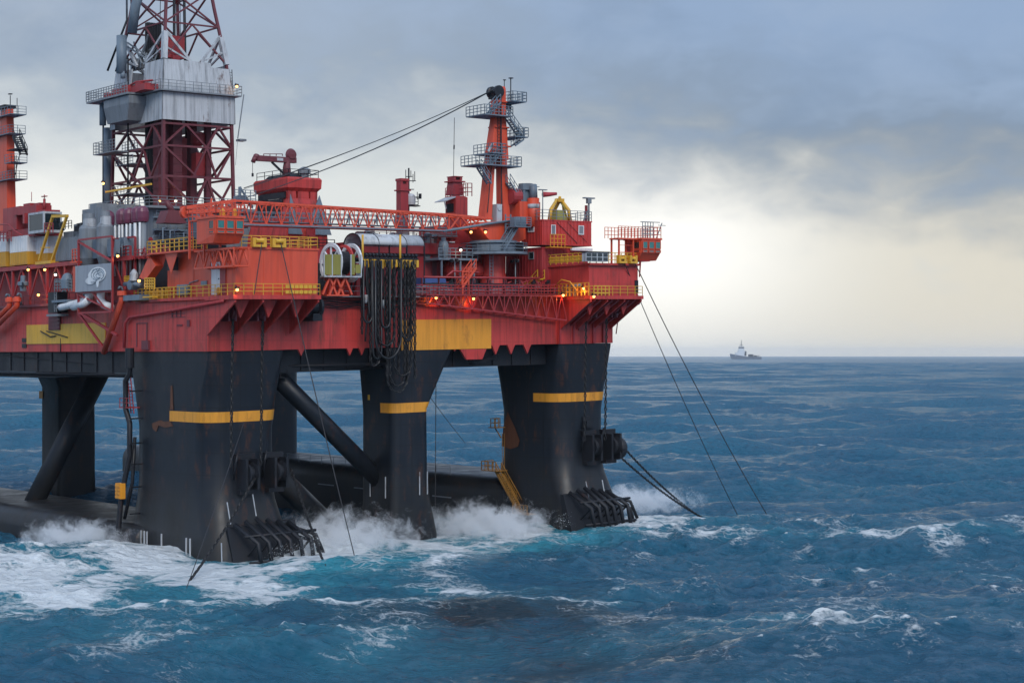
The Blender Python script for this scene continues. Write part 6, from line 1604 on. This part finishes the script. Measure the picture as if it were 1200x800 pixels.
m, nt, b, out = nodes('sea_water')
gm = nt.nodes.new('ShaderNodeNewGeometry')
def noise(scale, detail, rough, sc=(1, 1, 1), dist=0., col_=False):
    n = N(nt, 'ShaderNodeTexNoise', i_Scale=scale, i_Detail=detail, i_Roughness=rough, i_Distortion=dist)
    mp = nt.nodes.new('ShaderNodeMapping'); mp.inputs['Scale'].default_value = sc; mp.inputs['Rotation'].default_value = (0, 0, .3)
    nt.links.new(gm.outputs['Position'], mp.inputs[0]); nt.links.new(mp.outputs[0], n.inputs[0]); return n.outputs[1 if col_ else 0]
def math_(op, a, b_=None, c=None, clamp=False):
    n = N(nt, 'ShaderNodeMath', operation=op, use_clamp=clamp)
    for i, x in enumerate((a, b_, c)):
        if x is None: continue
        if isinstance(x, (int, float)): n.inputs[i].default_value = x
        else: nt.links.new(x, n.inputs[i])
    return n.outputs[0]
fa = N(nt, 'ShaderNodeAttribute', attribute_name='foam').outputs['Fac']; aa = N(nt, 'ShaderNodeAttribute', attribute_name='aerated').outputs['Fac']
rip = noise(.75, 7, .62, (.8, 1.5, 1), .6); rip2 = noise(3.0, 5, .6, (.8, 1.4, 1), .4)
h = math_('ADD', math_('MULTIPLY', rip, 1.0), math_('MULTIPLY', rip2, .32))
h = math_('MULTIPLY', h, math_('SUBTRACT', 1.0, math_('MULTIPLY', N(nt, 'ShaderNodeAttribute', attribute_name='reflection_slick').outputs['Fac'], .45)))
bp = N(nt, 'ShaderNodeBump', i_Strength=1.0, i_Distance=1.0); nt.links.new(h, bp.inputs['Height'])
# chop too short for the mesh at that place tilts the surface at random
ch = N(nt, 'ShaderNodeAttribute', attribute_name='chop').outputs['Fac']
vn = N(nt, 'ShaderNodeVectorMath', operation='SUBTRACT'); nt.links.new(noise(.9, 6, .75, (1, 1.3, 1), 0, True), vn.inputs[0]); vn.inputs[1].default_value = (.5, .5, .5)
vm = N(nt, 'ShaderNodeVectorMath', operation='MULTIPLY'); nt.links.new(vn.outputs[0], vm.inputs[0]); vm.inputs[1].default_value = (15, 15, 0)
vs = N(nt, 'ShaderNodeVectorMath', operation='SCALE'); nt.links.new(vm.outputs[0], vs.inputs[0]); nt.links.new(ch, vs.inputs['Scale'])
va = N(nt, 'ShaderNodeVectorMath', operation='ADD'); nt.links.new(bp.outputs[0], va.inputs[0]); nt.links.new(vs.outputs[0], va.inputs[1])
vz = N(nt, 'ShaderNodeVectorMath', operation='NORMALIZE'); nt.links.new(va.outputs[0], vz.inputs[0])
# foam: nets of bubbles that open up as the foam thins, drawn out along the wind
def vor(scale, sc, warp):
    mp = nt.nodes.new('ShaderNodeMapping'); mp.inputs['Scale'].default_value = sc; mp.inputs['Rotation'].default_value = (0, 0, .22)
    wn_ = noise(scale*.9, 4, .6, (1, 1, 1), 0, True)
    sc_ = N(nt, 'ShaderNodeVectorMath', operation='SCALE'); nt.links.new(wn_, sc_.inputs[0]); sc_.inputs['Scale'].default_value = warp/scale
    ad = N(nt, 'ShaderNodeVectorMath', operation='ADD'); nt.links.new(gm.outputs['Position'], ad.inputs[0]); nt.links.new(sc_.outputs[0], ad.inputs[1])
    nt.links.new(ad.outputs[0], mp.inputs[0])
    v = N(nt, 'ShaderNodeTexVoronoi', feature='DISTANCE_TO_EDGE', i_Scale=scale); nt.links.new(mp.outputs[0], v.inputs['Vector']); return v.outputs['Distance']
f2 = noise(1.6, 8, .72, (1, 1.5, 1), .8); f1 = noise(.16, 6, .6, (.6, 1.5, 1), .6)
cap = noise(.085, 5, .58, (.5, 1.2, 1), .4); cap = math_('MULTIPLY', math_('SUBTRACT', cap, .64, clamp=True), 6.0)
fa = math_('MAXIMUM', fa, cap)
fa = math_('MULTIPLY', fa, math_('ADD', .35, math_('MULTIPLY', f1, 1.3)))
e1 = vor(.34, (.5, 1.1, 1), 1.6); e2 = vor(1.1, (.55, 1.1, 1), 1.2)
thick = math_('SUBTRACT', math_('ADD', fa, math_('MULTIPLY', math_('SUBTRACT', f2, .5), .8)), .18)
m1 = math_('SUBTRACT', math_('MULTIPLY', thick, .52), e1); m2 = math_('SUBTRACT', math_('MULTIPLY', thick, .40), e2)
fm = math_('MAXIMUM', math_('MULTIPLY', m1, 5.5), math_('MULTIPLY', m2, 4.0), clamp=True)
fm = math_('MULTIPLY', fm, .95)
sk = N(nt, 'ShaderNodeAttribute', attribute_name='reflection_slick').outputs['Fac']
deep = mixc(nt, aa, mixc(nt, sk, mixc(nt, ramp(nt, noise(.02, 4, .6, (.7, 1.5, 1), .5), [(.4, g(0)), (.66, g(1))]).outputs[0], (.010, .075, .138, 1), (.013, .104, .168, 1)), (.002, .016, .026, 1)), (.035, .24, .31, 1))  # near-black mix paints the rig's dark reflection into the water colour
colr = mixc(nt, fm, deep, (.68, .72, .74, 1))
nt.links.new(colr, b.inputs['Base Color'])
rg = math_('ADD', math_('MULTIPLY', fm, .5), math_('ADD', math_('MULTIPLY', ch, .15), .07)); nt.links.new(rg, b.inputs['Roughness'])
b.inputs['IOR'].default_value = 1.333
sl2 = N(nt, 'ShaderNodeMapRange'); nt.links.new(ch, sl2.inputs[0]); sl2.inputs[1].default_value = .05; sl2.inputs[2].default_value = .34; sl2.inputs[3].default_value = .5; sl2.inputs[4].default_value = .15
nt.links.new(sl2.outputs[0], b.inputs['Specular IOR Level'])
bp2 = N(nt, 'ShaderNodeBump', i_Strength=.5, i_Distance=.3); nt.links.new(fm, bp2.inputs['Height']); nt.links.new(vz.outputs[0], bp2.inputs['Normal'])
nt.links.new(bp2.outputs[0], b.inputs['Normal'])
# where chop outruns the mesh, paler matte colour stands in for sky reflection
df_ = nt.nodes.new('ShaderNodeBsdfDiffuse'); nt.links.new(mixc(nt, math_('MULTIPLY', math_('SUBTRACT', 1.0, fm), .6), colr, (.072, .185, .275, 1)), df_.inputs[0]); nt.links.new(bp2.outputs[0], df_.inputs['Normal'])
mxs = nt.nodes.new('ShaderNodeMixShader'); mf = N(nt, 'ShaderNodeMapRange'); nt.links.new(ch, mf.inputs[0]); mf.inputs[1].default_value = .06; mf.inputs[2].default_value = .34; mf.inputs[3].default_value = 0; mf.inputs[4].default_value = .44
nt.links.new(mf.outputs[0], mxs.inputs[0]); nt.links.new(b.outputs[0], mxs.inputs[1]); nt.links.new(df_.outputs[0], mxs.inputs[2]); nt.links.new(mxs.outputs[0], out.inputs['Surface'])
me.materials.append(m)

# ------------------------------------------------------------------ spray thrown up round the columns
def spray(lab, c, size, dens, seed, world=None):
    bm_v = []
    b = MB(I); n = 14
    c = Vector(R(c)) if world is None else Vector(world)
    su, sv, sz = size
    prof = []
    for i in range(n+1):
        th = math.pi*i/n
        ring = []
        for k in range(20):
            ph = 2*math.pi*k/20
            p = Vector((math.sin(th)*math.cos(ph), math.sin(th)*math.sin(ph), -math.cos(th)))
            w = 1+.0*seed
            p = Vector((p.x*su*w, p.y*sv*w, p.z*sz*w))
            ring.append(c+Vector((EU[0]*p.x+EV[0]*p.y, EU[1]*p.x+EV[1]*p.y, p.z)))
        prof.append(ring)
    b.loft(prof)
    o = b.build('sea_spray', sprm(dens, seed), None, tuple(c)); tag(o, lab, None, None, 'stuff')
    # unit-sphere coordinates for the density falloff
    o['half'] = max(size)
def sprm(dens, seed):
    m = bpy.data.materials.new('sea_spray_mist'); m.use_nodes = True; nt = m.node_tree; nt.nodes.clear()
    out = nt.nodes.new('ShaderNodeOutputMaterial'); pv = nt.nodes.new('ShaderNodeVolumePrincipled')
    pv.inputs['Color'].default_value = (.98, .99, 1, 1); pv.inputs['Anisotropy'].default_value = .2
    tc = nt.nodes.new('ShaderNodeTexCoord'); mp = nt.nodes.new('ShaderNodeMapping')
    mp.inputs['Location'].default_value = (-1, -1, -1); mp.inputs['Scale'].default_value = (2, 2, 2)
    nt.links.new(tc.outputs['Generated'], mp.inputs[0])
    ln = N(nt, 'ShaderNodeVectorMath', operation='LENGTH'); nt.links.new(mp.outputs[0], ln.inputs[0])
    gm = nt.nodes.new('ShaderNodeNewGeometry'); ns = N(nt, 'ShaderNodeTexNoise', i_Scale=.55, i_Detail=9.0, i_Roughness=.68, i_Distortion=1.2)
    ad = N(nt, 'ShaderNodeVectorMath', operation='ADD'); ad.inputs[1].default_value = (seed*7.1, seed*3.3, 0)
    nt.links.new(gm.outputs['Position'], ad.inputs[0]); nt.links.new(ad.outputs[0], ns.inputs[0])
    a = N(nt, 'ShaderNodeMath', operation='MULTIPLY_ADD'); a.inputs[1].default_value = 3.6; a.inputs[2].default_value = -1.22; nt.links.new(ns.outputs[0], a.inputs[0])
    s = N(nt, 'ShaderNodeMath', operation='SUBTRACT', use_clamp=True); nt.links.new(a.outputs[0], s.inputs[0]); nt.links.new(ln.outputs['Value'], s.inputs[1])
    d = N(nt, 'ShaderNodeMath', operation='MULTIPLY'); d.inputs[1].default_value = dens; nt.links.new(s.outputs[0], d.inputs[0])
    nt.links.new(d.outputs[0], pv.inputs['Density']); nt.links.new(pv.outputs[0], out.inputs['Volume'])
    return m
spray('white spray bursting between the near pontoon and the nearest column', (-4.5, 20, 1.4), (6.5, 12, 3.2), 2.0, 1)
spray('white spray breaking in the gap before the middle column', (16.5, -.5, 1.2), (13, 6.5, 4.6), 2.0, 2)
spray('white spray breaking between the middle column and the far column', (37, 1, 1.2), (13, 6.5, 3.6), 2.0, 3)
spray('low white spray blown past the far column', (69, 9, 1.2), (17, 6, 2.4), 1.3, 4)

DROP, _nt, _b, _o = nodes('water_drops'); _b.inputs['Base Color'].default_value = (.8, .84, .86, 1); _b.inputs['Roughness'].default_value = .35
def drops(lab, c, su, sv, n, zmax, seed):
    r = np.random.default_rng(seed); b = MB()
    jets = [(r.normal()*su*.55, r.normal()*sv*.55, r.normal()*.5, r.normal()*.5, .5+r.random()*.5) for _ in range(16)]
    for k in range(n):
        j = jets[r.integers(16)]; t = r.random()**.8
        h = zmax*j[4]*(1-(2*t-1)**2)*(.35+.65*r.random())
        p = Vector((c[0]+j[0]+j[2]*2.6*t+r.normal()*.28*(1+t), c[1]+j[1]+j[3]*2.6*t+r.normal()*.28*(1+t), c[2]+h)); q = .012+.05*r.random()**3
        d = [Vector(r.normal(size=3)).normalized()*q for _ in range(4)]
        b.add([p+x for x in d], [(0, 1, 2), (0, 2, 3), (0, 3, 1), (1, 3, 2)])
    o = b.build('spray_drops', DROP, None, c); tag(o, lab, None, None, 'stuff')
drops('flying drops over the wash by the near pontoon', (-4.5, 18, .8), 3, 6, 2600, 3.6, 1)
drops('flying drops over the wash at the nearest anchor rack', (11, -4, .9), 5, 2.5, 2200, 2.6, 5)
drops('flying drops over the wash before the middle column', (17.5, -1, .9), 5, 3, 2800, 4.0, 2)
drops('flying drops over the wash between the middle and far columns', (37, 0, .9), 7, 3, 2600, 3.0, 3)
drops('flying drops over the wash beyond the far column', (65, 7, 1.0), 7, 3, 2400, 2.6, 4)
# ------------------------------------------------------------------ sky
w = bpy.data.worlds.new('World'); scene.world = w; w.use_nodes = True
nt = w.node_tree; nt.nodes.clear()
out = nt.nodes.new('ShaderNodeOutputWorld'); bg = nt.nodes.new('ShaderNodeBackground'); nt.links.new(bg.outputs[0], out.inputs[0])
SUN_EL, SUN_AZ = math.radians(38), math.radians(165)       # azimuth clockwise from +Y
sky = N(nt, 'ShaderNodeTexSky', sky_type='NISHITA', sun_disc=False, sun_elevation=SUN_EL, sun_rotation=SUN_AZ)
tc = nt.nodes.new('ShaderNodeTexCoord'); sx_ = nt.nodes.new('ShaderNodeSeparateXYZ'); nt.links.new(tc.outputs['Generated'], sx_.inputs[0])
el = math_('ARCSINE', sx_.outputs[2]); az = math_('ARCTAN2', sx_.outputs[0], sx_.outputs[1])
cv_ = nt.nodes.new('ShaderNodeCombineXYZ'); nt.links.new(az, cv_.inputs[0]); nt.links.new(math_('MULTIPLY', el, 1.9), cv_.inputs[1])
def wn(scale, detail, rough, off, dist=0., sc=(1, 1, 1)):
    n = N(nt, 'ShaderNodeTexNoise', i_Scale=scale, i_Detail=detail, i_Roughness=rough, i_Distortion=dist)
    mp = nt.nodes.new('ShaderNodeMapping'); mp.inputs['Location'].default_value = off; mp.inputs['Scale'].default_value = sc
    nt.links.new(cv_.outputs[0], mp.inputs[0]); nt.links.new(mp.outputs[0], n.inputs[0]); return n.outputs[0]
def smooth(x, a, b_):
    n = N(nt, 'ShaderNodeMapRange', interpolation_type='SMOOTHSTEP'); n.inputs[1].default_value = a; n.inputs[2].default_value = b_
    nt.links.new(x, n.inputs[0]); return n.outputs[0]
big = wn(9, 6, .55, (3.1, 1.7, 0), .3); mid = wn(22, 5, .52, (.4, 5.2, 0), .4); soft = wn(4, 4, .5, (7.7, 2.2, 0))
def gauss(a0_, e0_, ra, re):
    q = math_('ADD', math_('POWER', math_('DIVIDE', math_('SUBTRACT', az, a0_), ra), 2), math_('POWER', math_('DIVIDE', math_('SUBTRACT', el, e0_), re), 2))
    return math_('POWER', 2.71828, math_('MULTIPLY', q, -1))
LIN = lambda r, g_, b_: tuple([((x/255+.055)/1.055)**2.4 if x > 10 else x/255/12.92 for x in (r, g_, b_)])+(1,)
# light band along the horizon, brightest off to the right of the rig
hor = mixc(nt, smooth(az, -.1, .3), LIN(208, 211, 209), LIN(208, 202, 188))
hor = mixc(nt, math_('MULTIPLY', smooth(mid, .5, .75), .35), hor, LIN(196, 198, 196))
hor = mixc(nt, math_('MULTIPLY', gauss(.085, .058, .085, .05), 1.15, clamp=True), hor, (.93, .91, .86, 1))
hor = mixc(nt, math_('MULTIPLY', gauss(-.27, .072, .09, .04), .8, clamp=True), hor, LIN(238, 236, 230))
# the ragged grey deck of cloud above it
edge = math_('ADD', math_('MULTIPLY', math_('MAXIMUM', az, -.02), -.15), .112)
ex_ = math_('ADD', math_('SUBTRACT', el, edge), math_('ADD', math_('MULTIPLY', math_('SUBTRACT', big, .5), .09), math_('MULTIPLY', math_('SUBTRACT', mid, .5), .06)))
cover = smooth(ex_, -.03, .055)
deckc = mixc(nt, smooth(az, -.25, .25), LIN(150, 162, 176), LIN(116, 130, 147))
deckc = mixc(nt, smooth(ex_, .02, .11), deckc, mixc(nt, smooth(az, -.3, .12), LIN(156, 168, 184), LIN(136, 157, 186)))
deckc = mixc(nt, math_('MULTIPLY', smooth(mid, .42, .7), .25), deckc, LIN(152, 167, 188))
deckc = mixc(nt, math_('MULTIPLY', smooth(big, .5, .72), .45), deckc, LIN(118, 136, 160))
front = mixc(nt, cover, hor, deckc)
# brighter broken overcast overhead and behind the camera
over = mixc(nt, smooth(soft, .38, .66), (.28, .46, .78, 1), (.74, .86, 1.05, 1))
up_ = smooth(el, .24, .6)
behind = smooth(math_('ABSOLUTE', az), .8, 1.6)
k = math_('MAXIMUM', up_, behind)
cloud = mixc(nt, k, front, over)
below = smooth(math_('MULTIPLY', el, -1), .0, .02)
cloud = mixc(nt, below, cloud, (.10, .16, .22, 1))
skyc = mixc(nt, 1.0, sky.outputs[0], (.1, .1, .1, 1), 'MULTIPLY')
final = mixc(nt, .94, skyc, cloud)
nt.links.new(final, bg.inputs[0]); bg.inputs[1].default_value = 1.0

# ------------------------------------------------------------------ sun, air, camera
sl_ = bpy.data.lights.new('sun', 'SUN'); sl_.energy = 1.6; sl_.angle = math.radians(28); sl_.color = (1, .95, .88)
so = bpy.data.objects.new('sun', sl_); COL.objects.link(so)
d = Vector((math.sin(SUN_AZ)*math.cos(SUN_EL), math.cos(SUN_AZ)*math.cos(SUN_EL), math.sin(SUN_EL)))
so.rotation_euler = d.to_track_quat('Z', 'Y').to_euler(); so.location = (0, 0, 300)
b = MB(I); b.box(-24000, 24000, -60, 26500, -8, 120)
hz = b.build('haze', [], None); hz['kind'] = 'stuff'; hz['label'] = 'thin sea haze'
hm = bpy.data.materials.new('sea_haze'); hm.use_nodes = True; nt = hm.node_tree; nt.nodes.clear()
out = nt.nodes.new('ShaderNodeOutputMaterial'); pv = nt.nodes.new('ShaderNodeVolumePrincipled'); pv.inputs['Color'].default_value = (.90, .93, .95, 1); pv.inputs['Density'].default_value = 3e-5; pv.inputs['Anisotropy'].default_value = 0
nt.links.new(pv.outputs[0], out.inputs['Volume']); hz.data.materials.append(hm)

cam = bpy.data.cameras.new('camera'); cam.sensor_width = 36; cam.lens = 60; cam.shift_y = 16/1200; cam.clip_start = 1; cam.clip_end = 80000
co = bpy.data.objects.new('camera', cam); COL.objects.link(co); co.location = (0, 0, CZ); co.rotation_euler = (math.pi/2, 0, 0)
scene.camera = co
scene.view_settings.view_transform = 'Standard'; scene.view_settings.look = 'None'; scene.view_settings.gamma = 1; scene.view_settings.exposure = .27
scene.cycles.use_denoising = True
try: scene.cycles.denoiser = 'OPENIMAGEDENOISE'
except Exception: pass
scene.cycles.max_bounces = 6; scene.cycles.volume_bounces = 5; scene.cycles.transparent_max_bounces = 8
scene.cycles.volume_step_rate = 1.0; scene.cycles.volume_max_steps = 128
scene.cycles.caustics_reflective = False; scene.cycles.caustics_refractive = False
